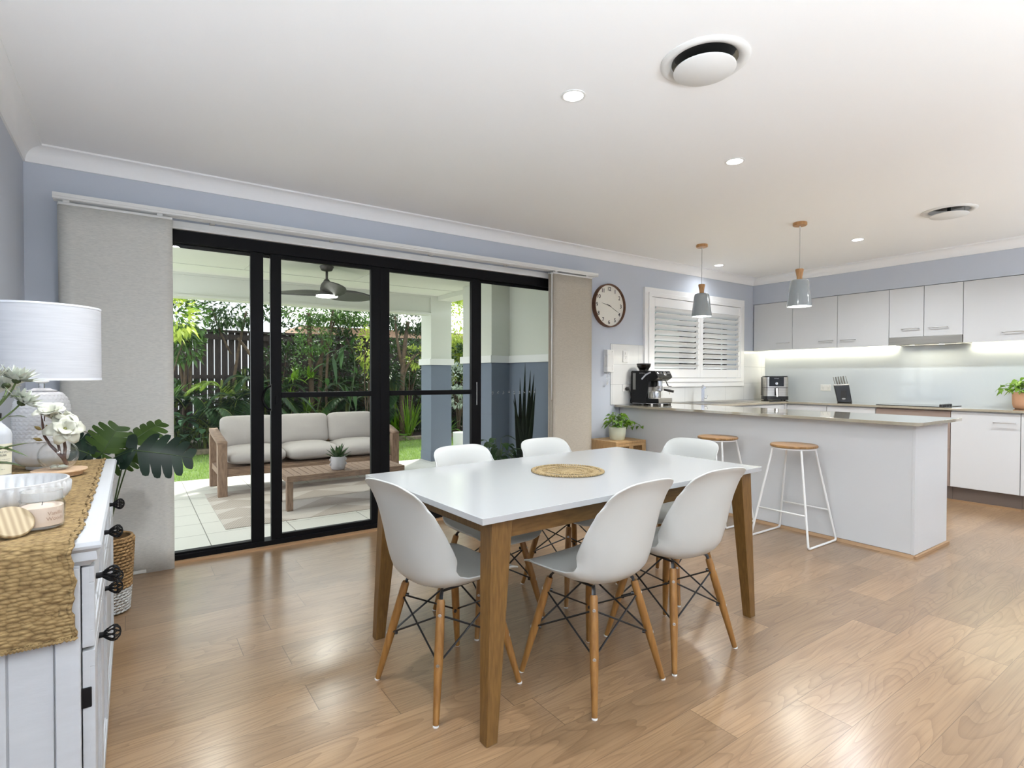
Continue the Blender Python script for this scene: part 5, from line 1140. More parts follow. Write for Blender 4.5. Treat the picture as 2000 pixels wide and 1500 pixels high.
# ------------------------------------------------------------------ outdoor sofa
so = thing('outdoor_sofa', 'weathered teak three-seat outdoor sofa frame on the patio', 'sofa', (0, 0, 0))
sx0, sx1, sy0, sy1 = 0.70, 2.635, 6.15, 6.93
for s, (xa, xb_) in enumerate(((sx0, sx0 + 0.085), (sx1 - 0.085, sx1))):
    MB().box(xa, xb_, sy0, sy0 + 0.085, G0, 0.512).build('front_leg', TEAKV, so, bevel=0.004)
    MB().box(xa, xb_, sy1 - 0.08, sy1, G0, 0.56).build('rear_leg', TEAKV, so, bevel=0.004)
    b = MB()
    def arm(u, v):
        y = sy0 + (sy1 - sy0) * u; z = 0.513 + 0.085 * u + 0.03 * math.sin(pi * u); return (xa + (xb_ - xa) * v - (0.02 if s == 0 else -0.02) * math.sin(pi * u), y, z)
    b.grid(arm, 12, 1); b.build('armrest', TEAK, so, smooth=rad(30), solid=0.035)
    MB().box(xa + 0.02, xb_ - 0.02, sy0 + 0.085, sy1 - 0.08, 0.17, 0.235).build('side_rail', TEAK, so, bevel=0.003)
    MB().box(xa + 0.03, xb_ - 0.03, 6.50, 6.55, 0.235, 0.53).build('side_post', TEAKV, so, bevel=0.003)
MB().box(sx0 + 0.085, sx1 - 0.085, sy0 + 0.01, sy0 + 0.045, 0.175, 0.250).build('front_rail', TEAK, so, bevel=0.003)
MB().box(sx0 + 0.085, sx1 - 0.085, sy1 - 0.07, sy1 - 0.03, 0.175, 0.25).box(sx0 + 0.085, sx1 - 0.085, sy1 - 0.06, sy1 - 0.03, 0.40, 0.52).build('back_rail', TEAK, so, bevel=0.003)
b = MB()
for k in range(14): b.box(sx0 + 0.11 + k * 0.125, sx0 + 0.19 + k * 0.125, sy0 + 0.045, sy1 - 0.07, 0.215, 0.235)
b.build('seat_slats', TEAK, so); MB().box(sx0 + 0.086, sx1 - 0.086, sy0 + 0.046, sy1 - 0.071, 0.2352, 0.262).build('seat_deck', TEAK, so)
def pillow(w, d, h, sq=3.0, crown=0.25, sag=0.0):
    def f(u, v):
        a = 2 * pi * u; e = -pi / 2 + pi * v
        sg = lambda t, p: math.copysign(abs(t) ** p, t)
        ce = abs(cos(e)) ** (0.45); x = sg(cos(a), 0.28) * ce; y = sg(sin(a), 0.28) * ce; z = sg(sin(e), 0.75)
        r2 = 1 - crown * (1 - (1 - x * x) * (1 - y * y))
        return (w / 2 * x, d / 2 * y * (1), h / 2 * z * r2 - sag * (1 - x * x) * (1 if z > 0 else 0))
    return MB().grid(f, 48, 20)
cw = (sx1 - sx0 - 0.17) / 3
for k, nm in enumerate(('left', 'middle', 'right')):
    cxx = sx0 + 0.085 + cw * (k + 0.5)
    c = thing('seat_cushion', 'taupe fabric seat cushion on the outdoor sofa, %s of three' % nm, 'cushion', (cxx, 6.50, 0.352), 0, 'outdoor sofa seat cushions')
    pillow(cw - 0.004, 0.68, 0.195, crown=0.22).build('cushion_body', CUSH, c, smooth=True)
for k, nm in enumerate(('left', 'middle', 'right')):
    cxx = sx0 + 0.085 + cw * (k + 0.5)
    c = thing('back_cushion', 'taupe fabric back cushion leaning on the outdoor sofa, %s of three' % nm, 'cushion', (cxx + (0.0, 0.004, -0.004)[k], 6.765, 0.575), 0, 'outdoor sofa back cushions')
    o = pillow(cw - 0.004, 0.36, 0.19, crown=0.30)
    o2 = MB(); o2.m = Rx(rad(76)); o2.v = [tuple(o2.m @ Vector(p)) for p in o.v]; o2.f = o.f; o2.build('cushion_body', CUSH, c, smooth=True)
# coffee table outside
tt = thing('outdoor_coffee_table', 'low weathered teak slatted coffee table in front of the outdoor sofa', 'coffee table', (0, 0, 0))
tx0, tx1, ty0, ty1, tz = 1.136, 2.273, 5.165, 5.66, 0.293
b = MB(); ns = 17
for k in range(ns): b.box(tx0 + (tx1 - tx0) * k / ns + 0.003, tx0 + (tx1 - tx0) * (k + 1) / ns - 0.003, ty0 + 0.03, ty1 - 0.03, tz - 0.02, tz)
b.build('top_slats', TEAKV, tt, bevel=0.002)
MB().box(tx0, tx1, ty0, ty0 + 0.03, tz - 0.055, tz).box(tx0, tx1, ty1 - 0.03, ty1, tz - 0.055, tz).box(tx0, tx0 + 0.03, ty0 + 0.03, ty1 - 0.03, tz - 0.055, tz - 0.021).box(tx1 - 0.03, tx1, ty0 + 0.03, ty1 - 0.03, tz - 0.055, tz - 0.021).build('top_frame', TEAK, tt, bevel=0.003)
for (x, y) in ((tx0, ty0), (tx1 - 0.055, ty0), (tx0, ty1 - 0.055), (tx1 - 0.055, ty1 - 0.055)): MB().box(x, x + 0.055, y, y + 0.055, G0 + 0.006, tz - 0.055).build('leg', TEAKV, tt, bevel=0.003)
pp = thing('plant_pot', 'small pale grey pot with loop handles on the outdoor coffee table', 'plant pot', (1.637, 5.30, tz))
PG = mat('pale_grey_ceramic', srgb(196, 192, 196), 0.6)
MB().lathe([(0, 0), (0.050, 0), (0.060, 0.006), (0.068, 0.03), (0.070, 0.10), (0.064, 0.128), (0.058, 0.128), (0.060, 0.10), (0, 0.095)], 36).build('pot_body', PG, pp, smooth=rad(50))
for s in (-1, 1):
    for z in (0.055, 0.098):
        b = MB(); b.m = T(s * 0.068, 0, z) @ Rz(0.6 * s * -1) @ Rx(rad(90)); b.ring([(0.012 + 0.006 * cos(a), 0.006 * sin(a)) for a in [2 * pi * i / 8 for i in range(8)]], 16); b.build('loop_handle', PG, pp, smooth=True)
ap = thing('agave_plant', 'small green agave-like succulent in the pale grey pot outside', 'plant', (1.637, 5.30, tz + 0.095))
b = MB(); r_ = random.Random(4)
for i in range(22):
    a = i * 2.4; e = 0.35 + 1.0 * (i / 22); leaf(b, (0, 0, 0.0), (cos(a) * cos(e), sin(a) * cos(e), sin(e)), 0.16 * r_.uniform(.85, 1.1), 0.042, 0.0, 5, 0.35, 0.75)
b.build('leaves', gmat('agave', srgb(58, 84, 58), srgb(92, 118, 80), 0.45), ap, smooth=True, solid=0.002)
rg = thing('outdoor_rug', 'pale woven outdoor rug with faint triangle pattern under the coffee table', 'rug')
m = bpy.data.materials.new('outdoor_rug_weave'); m.use_nodes = True; t = NT(m); p = t.n['Principled BSDF']
tc = t.add('ShaderNodeTexCoord'); sp = t.add('ShaderNodeSeparateXYZ'); t.link(tc.outputs['Object'], sp.inputs[0])
tri = t.math('ABSOLUTE', t.math('SUBTRACT', t.math('FRACT', t.math('DIVIDE', sp.outputs[0], 0.8)), 0.5)); yv = t.math('FRACT', t.math('DIVIDE', sp.outputs[1], 0.4))
isin = t.math('LESS_THAN', t.math('MULTIPLY', tri, 2.0), yv)
rib = t.math('ABSOLUTE', t.math('SINE', t.math('MULTIPLY', sp.outputs[0], 260.0)))
c1 = t.mix(rib, srgb(150, 138, 130), srgb(190, 180, 172)); c2 = t.mix(rib, srgb(186, 178, 172), srgb(204, 196, 190))
t.link(t.mix(isin, c1, c2), p.inputs['Base Color']); p.inputs['Roughness'].default_value = 0.95
MB().box(0.605, 3.05, 4.86, 6.42, G0 + 0.0005, G0 + 0.006).build('rug_body', m, rg)

# ------------------------------------------------------------------ lawn, bed, fence
LAWN = mat('lawn_soil', srgb(110, 132, 76), 0.95, col2=srgb(88, 112, 58), vscale=8)
struct(MB().box(-6, 12, 7.40, 9.90, -0.25, -0.055).build('floor_lawn', LAWN))
r_ = random.Random(21); b = MB(); vs = []; fs = []
for i in range(26000):
    y = 7.41 + 2.45 * r_.random(); x = y * r_.uniform(0.03, 0.62) + r_.uniform(-.1, .1); a = r_.uniform(0, 2 * pi); h = r_.uniform(0.02, 0.045); w = 0.0035; n = len(vs)
    vs += [(x - w * cos(a), y - w * sin(a), -0.056), (x + w * cos(a), y + w * sin(a), -0.056), (x + r_.uniform(-.015, .015), y + r_.uniform(-.015, .015), -0.055 + h)]; fs.append((n, n + 1, n + 2))
b.v, b.f = vs, fs
tag(b.build('lawn_grass', gmat('grass_blade', srgb(112, 142, 66), srgb(160, 184, 104), 0.6)), 'short sunlit green lawn between patio tiles and garden bed', 'grass', kind='stuff')
struct(MB().box(-6, 12, 9.90, 14.0, -0.25, -0.02).build('floor_garden_bed', mat('mulch', srgb(58, 44, 34), 0.95, col2=srgb(30, 24, 20), vscale=40, bump=1.0, bscale=60)))
STN = mat('garden_edge_stone', srgb(150, 138, 120), 0.9, col2=srgb(110, 98, 84), vscale=14, bump=0.5)
x = 0.2; k = 0
for i in range(12):
    L_ = r_.uniform(0.42, 0.6); t = thing('edging_stone', 'low rough garden edging stone at the back of the lawn, ' + ['leftmost, nearest the blind', 'second from the left', 'third from the left', 'fourth from the left', 'fifth from the left', 'sixth from the left', 'sixth from the right', 'fifth from the right', 'fourth from the right', 'third from the right', 'second from the right', 'rightmost'][i], 'garden edging', (x + L_ / 2, 9.90 + r_.uniform(-.015, .015), -0.055), r_.uniform(-.03, .03), 'row of edging stones behind the lawn')
    MB().box(-L_ / 2 + 0.006, L_ / 2 - 0.006, -0.06, 0.06, 0, 0.085 + r_.uniform(-.01, .015)).build('stone', STN, t, bevel=0.015, seg=3); x += L_
FEN = mat('dark_fence_timber', srgb(70, 58, 52), 0.85, col2=srgb(40, 33, 30), vscale=10, stretch=(6, 6, 0.8))
def fence(label, x0, x1, y, along='x'):
    t = thing('paling_fence', label, 'fence', (0, 0, 0)); n = int((x1 - x0) / 0.115)
    B = (lambda a, c, d, e, f, g: MB().box(a, c, d, e, f, g)) if along == 'x' else (lambda a, c, d, e, f, g: MB().box(d, e, a, c, f, g))
    for k in range(n):
        xa = x0 + k * 0.115; o = r_.uniform(-.004, .004)
        B(xa, xa + (0.100 if (xa < 1.9 and along == 'x') else 0.113), y + 0.0 + o, y + 0.016 + o, 0.02, 2.02).build('paling', FEN, t)
    B(x0, x1, y - 0.05, y, 0.40, 0.48).build('rail', FEN, t); B(x0, x1, y - 0.05, y, 1.15, 1.22).build('rail', FEN, t); B(x0, x1, y - 0.05, y, 1.88, 1.98).build('rail', FEN, t)
    B(x0, x1, y - 0.06, y + 0.04, 2.02, 2.06).build('capping', FEN, t)
    return t
fence('dark weathered timber paling fence behind the garden, straight across', 0.0, 7.2, 11.5)
fence('dark weathered timber paling fence down the right side of the garden', 4.6, 11.5, 7.3, 'y')
nb = thing('neighbour_house', 'tan rendered house with pale metal roof beyond the paling fence', 'house')
MB().box(3.7, 9.5, 15.0, 17.0, 0, 2.55).build('wall', mat('tan_render', srgb(176, 146, 122), 0.9), nb)
MB().hexa([(3.4, 14.6, 2.55), (9.8, 14.6, 2.55), (9.8, 19, 4.0), (3.4, 19, 4.0), (3.4, 14.6, 2.63), (9.8, 14.6, 2.63), (9.8, 19, 4.1), (3.4, 19, 4.1)]).build('roof', mat('pale_metal_roof', srgb(236, 234, 228), 0.5), nb)
n2 = thing('neighbour_shed', 'bright white wall and roof glimpsed above the fence at the left', 'house')
MB().box(-2.0, 2.1, 14.2, 16.5, 0, 2.9).build('wall', mat('white_weatherboard', srgb(245, 245, 245), 0.7), n2)
# ------------------------------------------------------------------ garden plants
DKG = gmat('dark_shrub_leaf', srgb(16, 32, 14), srgb(60, 92, 36), 0.4, 3, 0.4); YLG = gmat('yellow_green_leaf', srgb(120, 150, 44), srgb(206, 214, 104), 0.4, 3)
MIDG = gmat('mid_shrub_leaf', srgb(28, 54, 24), srgb(100, 138, 60), 0.4, 3, 0.4); BARK = mat('brown_bark', srgb(96, 78, 58), 0.9, col2=srgb(66, 52, 40), vscale=20, bump=0.5, bscale=40)
PALMG = gmat('palm_green', srgb(14, 34, 18), srgb(56, 92, 42), 0.45, 2); PALMY = gmat('palm_yellow_green', srgb(70, 110, 30), srgb(160, 186, 70), 0.45, 2)
BROM = gmat('bromeliad_leaf', srgb(56, 96, 16), srgb(140, 180, 44), 0.4, 3); FERN = gmat('fern_green', srgb(56, 98, 34), srgb(130, 170, 72), 0.5, 3); SILV = gmat('silver_leaf', srgb(150, 166, 150), srgb(214, 222, 208), 0.5, 3)
GING = gmat('ginger_leaf', srgb(24, 50, 26), srgb(78, 116, 58), 0.4, 3)
def crown(t, blobs, n, size, m_, seed, asp=0.42, name='foliage'):
    q = random.Random(seed); b = MB(); tot = sum(bb[3] * bb[4] * bb[5] for bb in blobs)
    for (cx_, cy_, cz_, rx_, ry_, rz_) in blobs:
        for i in range(int(n * rx_ * ry_ * rz_ / tot) + 1):
            d = rdir(q, -1.3, 1.5); k = q.uniform(0.35, 1.0) ** 0.5; c = Vector((cx_ + d.x * rx_ * k, cy_ + d.y * ry_ * k, cz_ + d.z * rz_ * k)); L_ = size * q.uniform(.7, 1.3)
            dd = (d + rdir(q, -1, 1) * 1.0); leaf(b, c, dd, L_, L_ * asp, q.uniform(0, .5), 2, 0.2, 0.8, q.uniform(-1, 1))
    b.build(name, m_, t)
def woody(name, label, x, y, branches, blobs, n, size, m_, seed, group='shrubs and small trees along the fence'):
    t = thing(name, label, 'tree' if 'tree' in name else 'shrub', (x, y, -0.02), 0, group); b = MB()
    for (pts, r0, r1) in branches: k = len(pts) - 1; b.tube(pts, [r0 + (r1 - r0) * i / k for i in range(k + 1)], 8)
    b.build('trunk', BARK, t, smooth=True); crown(t, blobs, n, size, m_, seed); return t
def rnd_branches(seed, h, n, spread, r=0.04):
    q = random.Random(seed); out = []
    for i in range(n): a = q.uniform(0, 2 * pi); out.append((bez((0, 0, 0), (q.uniform(-.15, .15), q.uniform(-.1, .1), h * .5), (cos(a) * spread * q.uniform(.4, 1), sin(a) * spread * .5, h * q.uniform(.8, 1.05)), 6), r, r * .35))
    return out
woody('magnolia_tree', 'glossy yellow-green leafy tree at the left edge of the door view', 0.72, 10.7, rnd_branches(1, 2.2, 3, .3), [(-0.10, -.2, 2.18, .42, .4, .45), (0.02, 0, 1.75, .30, .35, .30)], 900, 0.13, MIDG, 1)
woody('magnolia_tree', 'small bright-leaved young tree top against the patio beam at far left', 0.5, 9.95, rnd_branches(31, 2.1, 2, .2, .015), [(0.08, 0, 2.15, .26, .25, .38)], 260, 0.12, YLG, 31)
woody('leafy_tree', 'dark leafy tree with leaning trunk in front of the paling fence', 1.75, 10.8, [(bez((0.5, 0, 0.5), (0.2, 0, 1.4), (-0.2, 0, 1.9), 6), .035, .025), (bez((-0.35, 0, 0), (-0.3, 0, 1.3), (-.05, 0, 2.4), 6), .03, .02), (bez((-.3, 0, 1.6), (-.5, 0, 2.0), (-.6, 0, 2.4), 4), .02, .01)], [(-0.25, 0, 2.42, .55, .45, .32), (-0.45, 0.1, 2.2, .22, .3, .2), (0.35, 0, 2.45, .3, .3, .2)], 1100, 0.10, DKG, 2)
woody('leafy_tree', 'multi-stemmed small-leaved tree behind the middle of the sofa', 2.75, 10.5, [(bez((0, 0, 0), (.02, 0, 1.0), (-.05, 0, 2.4), 6), .055, .04), (bez((.12, 0, 0), (.15, 0, 1.3), (.22, 0, 2.0), 6), .045, .03), (bez((.05, 0, 1.3), (.3, 0, 1.8), (.5, 0, 2.5), 6), .03, .015)], [(0.0, -.2, 1.95, .34, .35, .32), (-.15, 0, 1.5, .18, .25, .28), (0.45, 0, 2.45, .55, .4, .16)], 1700, 0.07, MIDG, 3)
woody('leafy_tree', 'fine-leaved tree canopy over the fence behind the sofa right end', 3.9, 10.9, rnd_branches(4, 2.4, 3, .5), [(0.0, 0, 2.45, .75, .5, .2), (0.55, 0, 2.1, .25, .3, .35), (-.3, 0, 2.25, .3, .3, .15)], 1500, 0.075, DKG, 4)
woody('golden_shrub', 'golden yellow-green shrub beside the palings, right of the middle pane', 3.72, 10.1, rnd_branches(5, 1.7, 4, .2, .015), [(0.02, 0, 1.78, .26, .25, .42), (.1, 0, 1.35, .2, .2, .25)], 520, 0.085, YLG, 5)
woody('leafy_tree', 'brown forked tree with one low arching branch left of the grey column', 4.35, 10.0, [(bez((0, 0, 0), (-.05, 0, 1.2), (.12, 0, 2.3), 6), .06, .04), (bez((-.03, 0, .9), (.05, 0, 1.6), (.45, 0, 1.72), 8), .04, .02), (bez((0, 0, 1.4), (-.12, 0, 1.9), (-.15, 0, 2.4), 4), .035, .02), (bez((.45, 0, 1.72), (.7, 0, 1.78), (.8, 0, 2.1), 4), .02, .01)], [(0.25, 0.1, 2.38, .6, .4, .28), (.5, .1, 1.95, .25, .3, .35)], 1900, 0.085, DKG, 6)
woody('golden_shrub', 'golden shrub tip directly left of the grey patio column', 4.55, 9.95, rnd_branches(7, 1.5, 3, .12, .012), [(0.05, 0, 1.6, .2, .2, .22)], 160, 0.09, YLG, 7)
woody('hedge_tree', 'tall yellow-green sunlit hedge seen right of the grey patio column', 6.0, 10.7, rnd_branches(8, 2.4, 3, .3), [(0.0, 0, 2.35, .6, .45, .85), (0, 0, 1.6, .45, .4, .5)], 3600, 0.10, YLG, 8)
woody('green_shrub', 'darker green shrub beneath the golden hedge right of the column', 5.85, 10.2, rnd_branches(9, 1.4, 3, .2, .02), [(0.0, 0, 1.55, .35, .3, .35)], 450, 0.10, DKG, 9)
woody('silver_shrub', 'silver-grey leafed shrub right of the grey patio column', 5.6, 10.0, rnd_branches(10, 1.0, 4, .25, .012), [(0.0, 0, 1.15, .28, .25, .32), (0, 0, .8, .25, .25, .2)], 420, 0.11, SILV, 10)
def palm(label, x, y, h, n, L_, seed, m_, lw=0.022, up=0.9, trunks=3):
    t = thing('garden_palm', label, 'palm', (x, y, -0.02), 0, 'palms in the garden bed'); q = random.Random(seed); b = MB(); s = MB()
    for k in range(n):
        a = q.uniform(0, 2 * pi) if k > n // 3 else q.uniform(pi * 0.9, pi * 2.1); e = q.uniform(0.25, 1.2) * up; base = Vector((q.uniform(-.15, .15), q.uniform(-.1, .1), h * q.uniform(0.35, 1.0))); d = Vector((cos(a) * cos(e), sin(a) * cos(e) * .7, sin(e)))
        ll = L_ * q.uniform(.75, 1.15); pts = [base + d * (ll * i / 12) + Vector((0, 0, -0.75 * ll * (i / 12) ** 2.2)) for i in range(13)]; s.tube(pts, [0.008 * (1 - i / 14) + 0.001 for i in range(13)], 4, cap=False)
        for i in range(2, 46):
            u = i / 46; j = min(11, int(u * 12)); f_ = u * 12 - j; c = pts[j].lerp(pts[j + 1], f_); tn = (pts[j + 1] - pts[j]).normalized(); sd = tn.cross(Vector((0, 0, 1))); sd = sd.normalized() if sd.length > 1e-3 else Vector((1, 0, 0))
            lf = ll * 0.36 * math.sin(pi * (0.12 + 0.82 * u)) ** 0.7
            for sg in (-1, 1): leaf(b, c, sd * sg + tn * 0.75 + Vector((0, 0, 0.25)), lf, lw, 0.35, 3, 0.2, 0.7)
    for k in range(trunks): s.tube([(q.uniform(-.12, .12), q.uniform(-.08, .08), 0), (q.uniform(-.15, .15), q.uniform(-.1, .1), h)], 0.02, 6)
    s.build('stalks', gmat('palm_stalk', srgb(90, 110, 50), srgb(140, 150, 80), .5), t); b.build('fronds', m_, t)
palm('dark feathery palm left of the outdoor sofa, lowest fronds over the lawn', 0.95, 10.0, 0.55, 13, 0.85, 1, PALMG)
palm('dark feathery palm directly behind the left sofa cushion', 1.45, 10.15, 0.75, 14, 0.9, 2, PALMG)
palm('feathery palm with drooping yellowish fronds beside the left door stile', 1.85, 10.3, 1.0, 12, 0.95, 3, PALMG)
palm('yellow-tipped upright palm behind the darker palms', 1.35, 10.7, 1.15, 8, 0.75, 4, PALMY, up=1.2)
palm('dark palm at far left, close to the linen blind edge', 0.62, 10.35, 0.8, 10, 0.85, 5, PALMG)
palm('spiky palm reaching up before the paling fence', 1.75, 11.0, 1.35, 8, 0.8, 6, PALMG, up=1.2)
palm('broad-leaflet palm frond arching left of the grey column', 4.3, 10.35, 1.25, 7, 1.0, 7, PALMG, lw=0.045)
palm('low feathery palm near the strap-leaf clump', 4.05, 10.4, 0.7, 9, 0.75, 8, PALMG)
def clump(name, label, x, y, z, n, L_, w, seed, m_, el=(0.5, 1.4), droop=0.5, cat='plant', fold=.3, group=None, seg=5):
    t = thing(name, label, cat, (x, y, z), 0, group); q = random.Random(seed); b = MB()
    for i in range(n):
        a = q.uniform(0, 2 * pi); e = q.uniform(*el); leaf(b, (q.uniform(-.05, .05), q.uniform(-.05, .05), 0), (cos(a) * cos(e), sin(a) * cos(e), sin(e)), L_ * q.uniform(.7, 1.15), w, droop * cos(e) * 1.2, seg, fold, .55)
    b.build('leaves', m_, t, smooth=True); return t
G_ = 'bright bromeliads behind the sofa'
for i, (x, y, z, L_, lb) in enumerate(((2.45, 10.1, 0.25, .42, 'lowest left, just above the middle cushion'), (2.85, 10.05, 0.22, .40, 'low, centre, above the middle cushion'), (2.62, 10.3, 0.55, .40, 'second row, centre'), (2.35, 10.4, 0.80, .36, 'halfway up beside the left stile'), (2.95, 10.3, 0.45, .38, 'right, before the dark gap'), (2.72, 10.42, 1.18, .32, 'perched on the tree trunk, upper right'), (2.42, 10.42, 1.15, .32, 'perched on the trunk, upper left'), (2.55, 9.98, 0.05, .40, 'on the ground nearest the sofa'))):
    clump('bromeliad', 'yellow-green spiky bromeliad behind the sofa, ' + lb, x, y, z - 0.02, 26, L_, 0.045, 40 + i, BROM, (0.2, 1.3), 0.5, group=G_)
def calathea(label, x, y, seed, n=14, L_=.26):
    t = thing('prayer_plant', label, 'plant', (x, y, -0.02), 0, 'striped prayer plants left of the sofa'); q = random.Random(seed); b = MB(); s = MB()
    for i in range(n):
        a = q.uniform(pi, 2 * pi) if i % 2 else q.uniform(0, 2 * pi); r0 = q.uniform(.02, .28); c = Vector((cos(a) * r0, sin(a) * r0 * .6, q.uniform(.12, .62))); s.tube([(0, 0, 0), c], 0.004, 4, cap=False)
        e = q.uniform(-.1, .9); leaf(b, c, (cos(a) * cos(e), sin(a) * cos(e), sin(e)), L_ * q.uniform(.7, 1.1), 0.095, .35, 6, .12, .72)
    m_ = MATS.get('striped_leaf')
    if not m_:
        m_ = gmat('striped_leaf', srgb(60, 104, 74), srgb(150, 190, 150), 0.4, 20)
        for nd in m_.node_tree.nodes:
            if nd.type == 'TEX_NOISE': nd.inputs['Scale'].default_value = 26; nd.inputs['Distortion'].default_value = 1.5
    b.build('leaves', m_, t, smooth=True); s.build('stems', STEMG, t)
calathea('tall striped prayer plant at the left edge of the glass, beside the blind', 0.66, 9.72 + .3, 1); calathea('lower striped prayer plant between blind edge and sofa arm', 0.88, 10.02, 2, 16, .2)
clump('strap_leaf_clump', 'tall bright strap-leaf clump on the bed edge left of the grey column', 4.48, 10.0, -.02, 46, 1.05, 0.028, 50, BROM, (0.95, 1.5), 0.5, group='strap-leaf clumps', seg=7)
clump('strap_leaf_clump', 'shorter strap-leaf clump behind the bed edge, near the sofa arm', 4.25, 10.1, -.02, 34, .8, 0.024, 51, BROM, (0.9, 1.5), 0.6, group='strap-leaf clumps', seg=7)
clump('broad_leaf_plant', 'broad pale-green leafy plant behind the white planter', 5.35, 9.75 + .3, -.02, 26, .62, 0.11, 52, FERN, (0.3, 1.3), .6)
clump('broad_leaf_plant', 'dark glossy broad-leaf plant behind the right sofa cushion', 3.75, 10.2, -.02, 16, .75, 0.16, 53, GING, (0.6, 1.3), .6)
clump('cordyline', 'large-leafed upright green plant at the far left behind the palms', 0.50, 10.45, .75, 12, .55, 0.12, 54, FERN, (0.3, 1.3), .4)
def fern(label, x, y, seed, L_=.45, n=13):
    t = thing('garden_fern', label, 'fern', (x, y, -0.02), 0, 'ferns on the bed edge'); q = random.Random(seed); b = MB()
    for k in range(n):
        a = 2 * pi * k / n + q.uniform(-.2, .2); e = q.uniform(.5, 1.2); d = Vector((cos(a) * cos(e), sin(a) * cos(e), sin(e))); pts = [d * (L_ * i / 8) + Vector((0, 0, -.55 * L_ * (i / 8) ** 2)) for i in range(9)]
        for i in range(1, 24):
            u = i / 24; j = min(7, int(u * 8)); c = pts[j].lerp(pts[j + 1], u * 8 - j); tn = (pts[j + 1] - pts[j]).normalized(); sd = tn.cross(Vector((0, 0, 1))).normalized()
            for sg in (-1, 1): leaf(b, c, sd * sg + tn * .4, L_ * .22 * (1 - u) ** .6 * min(1, u * 6), 0.016, .2, 2, .1, .7)
    b.build('fronds', FERN, t)
fern('bright green fern beside the right sofa arm, nearer the column', 4.12, 9.98, 1); fern('bright green fern right behind the sofa arm', 3.90, 9.99, 2, .5); fern('small green fern at the foot of the strap-leaf clump', 4.3, 9.97, 3, .34); fern('green fern low behind the middle sofa cushions', 3.2, 10.1, 4, .6)
# ginger: tall arching canes with big hanging leaves
def ginger(label, pts, seed, x, y, L_=.36):
    t = thing('ginger_cane', label, 'plant', (x, y, -0.02), 0, 'arching large-leafed ginger canes'); q = random.Random(seed); b = MB(); s = MB(); P = bez(*pts, 16); s.tube(P, [0.012 - 0.0006 * i for i in range(17)], 6)
    for i in range(5, 17):
        tn = (P[i] - P[i - 1]).normalized(); sg = 1 if i % 2 else -1; sd = tn.cross(Vector((0, 1, 0))).normalized(); leaf(b, P[i], sd * sg * .8 + tn * .7 + Vector((0, -.25, 0)), L_ * q.uniform(.8, 1.1), 0.085, .5, 6, .2, .75)
    b.build('leaves', GING, t, smooth=True); s.build('cane', STEMG, t, smooth=True)
ginger('arching ginger cane with long hanging leaves right of the fan light', ((0.1, 0, 0), (0.65, 0, 2.6), (-.25, -.2, 1.45)), 1, 3.15, 10.2)
ginger('lower ginger cane with hanging leaves behind the middle cushion', ((-.3, 0, 0), (-.3, 0, 1.5), (.35, -.2, 0.95)), 2, 3.05, 10.25, .32)
ginger('dark ginger cane before the fence, right of the golden shrub', ((.2, 0, 0), (.3, 0, 1.8), (.75, -.2, 1.2)), 3, 3.2, 10.6, .34)
ginger('dark ginger cane leaning right near the forked tree', ((0, 0, 0), (-.1, 0, 1.9), (.5, -.1, 1.0)), 4, 4.05, 10.6, .36)
woody('leafy_tree', 'dark bushy tree filling the gap before the palings right of the fan', 3.35, 10.9, rnd_branches(61, 2.0, 4, .35, .02), [(0.0, 0, 1.75, .55, .3, .45), (0.1, 0, 1.1, .6, .3, .45)], 1500, 0.10, DKG, 61)
woody('leafy_tree', 'dark bushy tree between the forked tree and the grey column', 4.85, 10.7, rnd_branches(62, 1.8, 4, .3, .02), [(0.0, 0, 1.5, .5, .3, .5), (0, 0, .8, .5, .3, .5)], 1300, 0.10, DKG, 62)
woody('leafy_tree', 'dark bushy shrub before the palings left of the multi-stemmed tree', 2.25, 11.0, rnd_branches(63, 1.6, 4, .3, .02), [(0.0, 0, 1.35, .45, .25, .45), (0.2, 0, 2.0, .3, .25, .25)], 1000, 0.09, DKG, 63)
woody('leafy_tree', 'overhanging leafy canopy just below the patio beam behind the fan', 3.0, 10.3, [(bez((0, 0, 0), (-.1, 0, 1.3), (.1, 0, 2.5), 6), .03, .02)], [(-0.2, 0, 2.42, .75, .35, .17), (.5, 0, 2.4, .5, .3, .2)], 1300, 0.085, MIDG, 64)
palm('dark palm with wide fronds behind the middle sofa cushion', 2.3, 10.6, 0.9, 12, 0.9, 11, PALMG)
palm('dark palm with wide fronds behind the right sofa cushion', 3.5, 10.55, 0.8, 12, 0.9, 12, PALMG)
crown_t = thing('background_foliage', 'dense dark undergrowth of leaves against the paling fence', 'foliage'); crown_t['kind'] = 'stuff'
crown(crown_t, [(0.8, 11.15, .5, .9, .2, .6), (2.2, 11.2, .5, .9, .2, .6), (3.6, 11.2, .5, .9, .2, .7), (5.0, 11.1, .7, .8, .25, .9), (6.2, 11.1, .8, .8, .25, .9)], 3800, 0.13, DKG, 77)
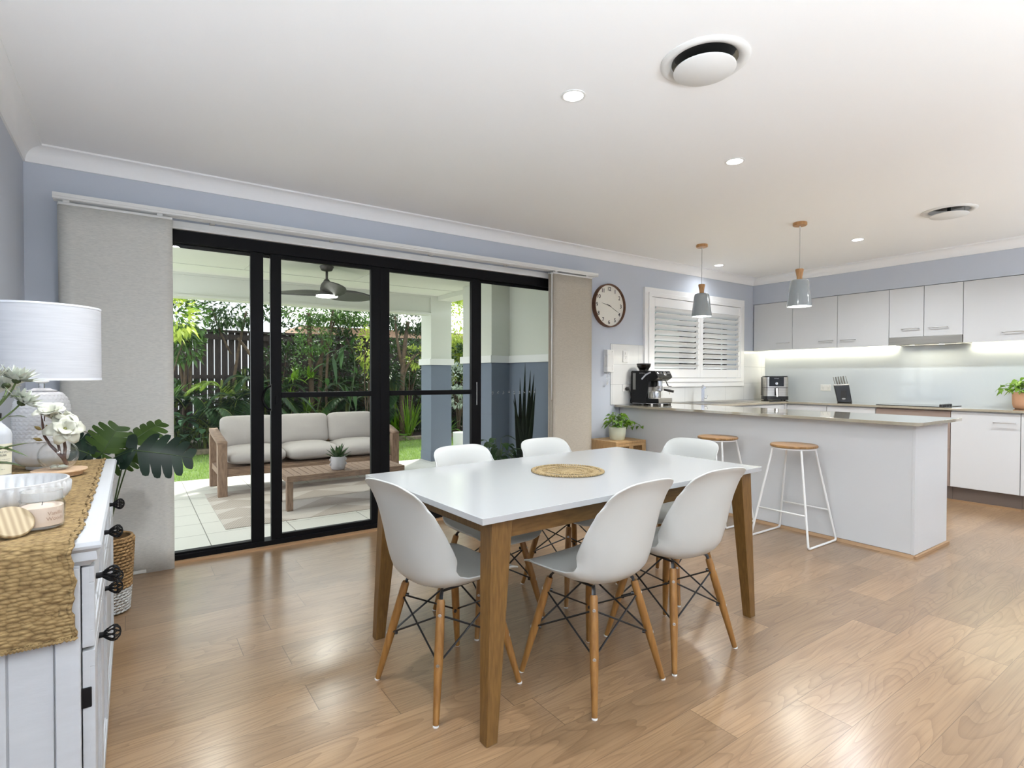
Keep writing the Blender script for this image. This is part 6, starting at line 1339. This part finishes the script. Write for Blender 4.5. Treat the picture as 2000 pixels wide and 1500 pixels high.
# potted plants outside the right pane
wp = thing('white_planter', 'round white planter on the patio edge right of the grey column', 'planter', (4.33, 7.62, -0.055))
MB().lathe([(0, 0), (0.11, 0), (0.125, 0.02), (0.135, 0.36), (0.125, 0.362), (0.12, 0.32), (0, 0.32)], 32).build('pot_body', WHITE, wp, smooth=rad(50))
po = thing('plant_pot', 'dark pot standing outside against the patio side wall', 'plant pot', (3.50, 4.78, G0))
MB().lathe([(0, 0), (0.10, 0), (0.14, 0.30), (0.15, 0.36), (0.14, 0.36), (0.13, 0.32), (0, 0.32)], 28).build('pot_body', mat('charcoal_pot', srgb(60, 60, 62), .6), po, smooth=rad(50))
SNK = gmat('snake_plant_leaf', srgb(22, 34, 22), srgb(44, 60, 38), .4)
t = thing('snake_plant', 'tall dark snake plant seen through the right glass pane', 'plant', (3.50, 4.78, G0 + .32)); b = MB()
for (dx, dy, ex, h, w) in ((-.03, 0, .02, 1.06, .06), (.03, .02, .05, .98, .07), (.0, -.04, -.28, .70, .055), (.05, .04, .10, .95, .07), (-.05, .03, -.10, .76, .06), (.02, -.03, .12, .8, .06), (-.02, .05, -.02, .9, .06)):
    leaf(b, (dx, dy, 0), (ex, -.03, 1), h, w, 0.0, 8, .3, .55, up=(0, -1, 0.05))
b.build('leaves', SNK, t, smooth=True, solid=.003)
po = thing('plant_pot', 'dark low pot outside holding the peace lily', 'plant pot', (3.12, 4.72, G0))
MB().lathe([(0, 0), (0.09, 0), (0.12, 0.22), (0.11, 0.22), (0, 0.18)], 28).build('pot_body', MATS['charcoal_pot'], po, smooth=rad(50))
t = thing('peace_lily', 'leafy dark green plant outside the right glass pane behind a white chair', 'plant', (3.12, 4.72, G0 + .18)); b = MB(); s = MB(); q = random.Random(8)
for i in range(34):
    a = q.uniform(0, 2 * pi); r0 = q.uniform(.03, .2); c = Vector((cos(a) * r0, sin(a) * r0, q.uniform(.12, .42))); s.tube([(0, 0, 0), c], 0.003, 4, cap=False); e = q.uniform(-.2, .8); leaf(b, c, (cos(a) * cos(e), sin(a) * cos(e), sin(e)), q.uniform(.13, .2), .075, .7, 5, .2, .75)
b.build('leaves', gmat('lily_leaf', srgb(24, 44, 22), srgb(60, 96, 44), .35), t, smooth=True); s.build('stems', STEMG, t)
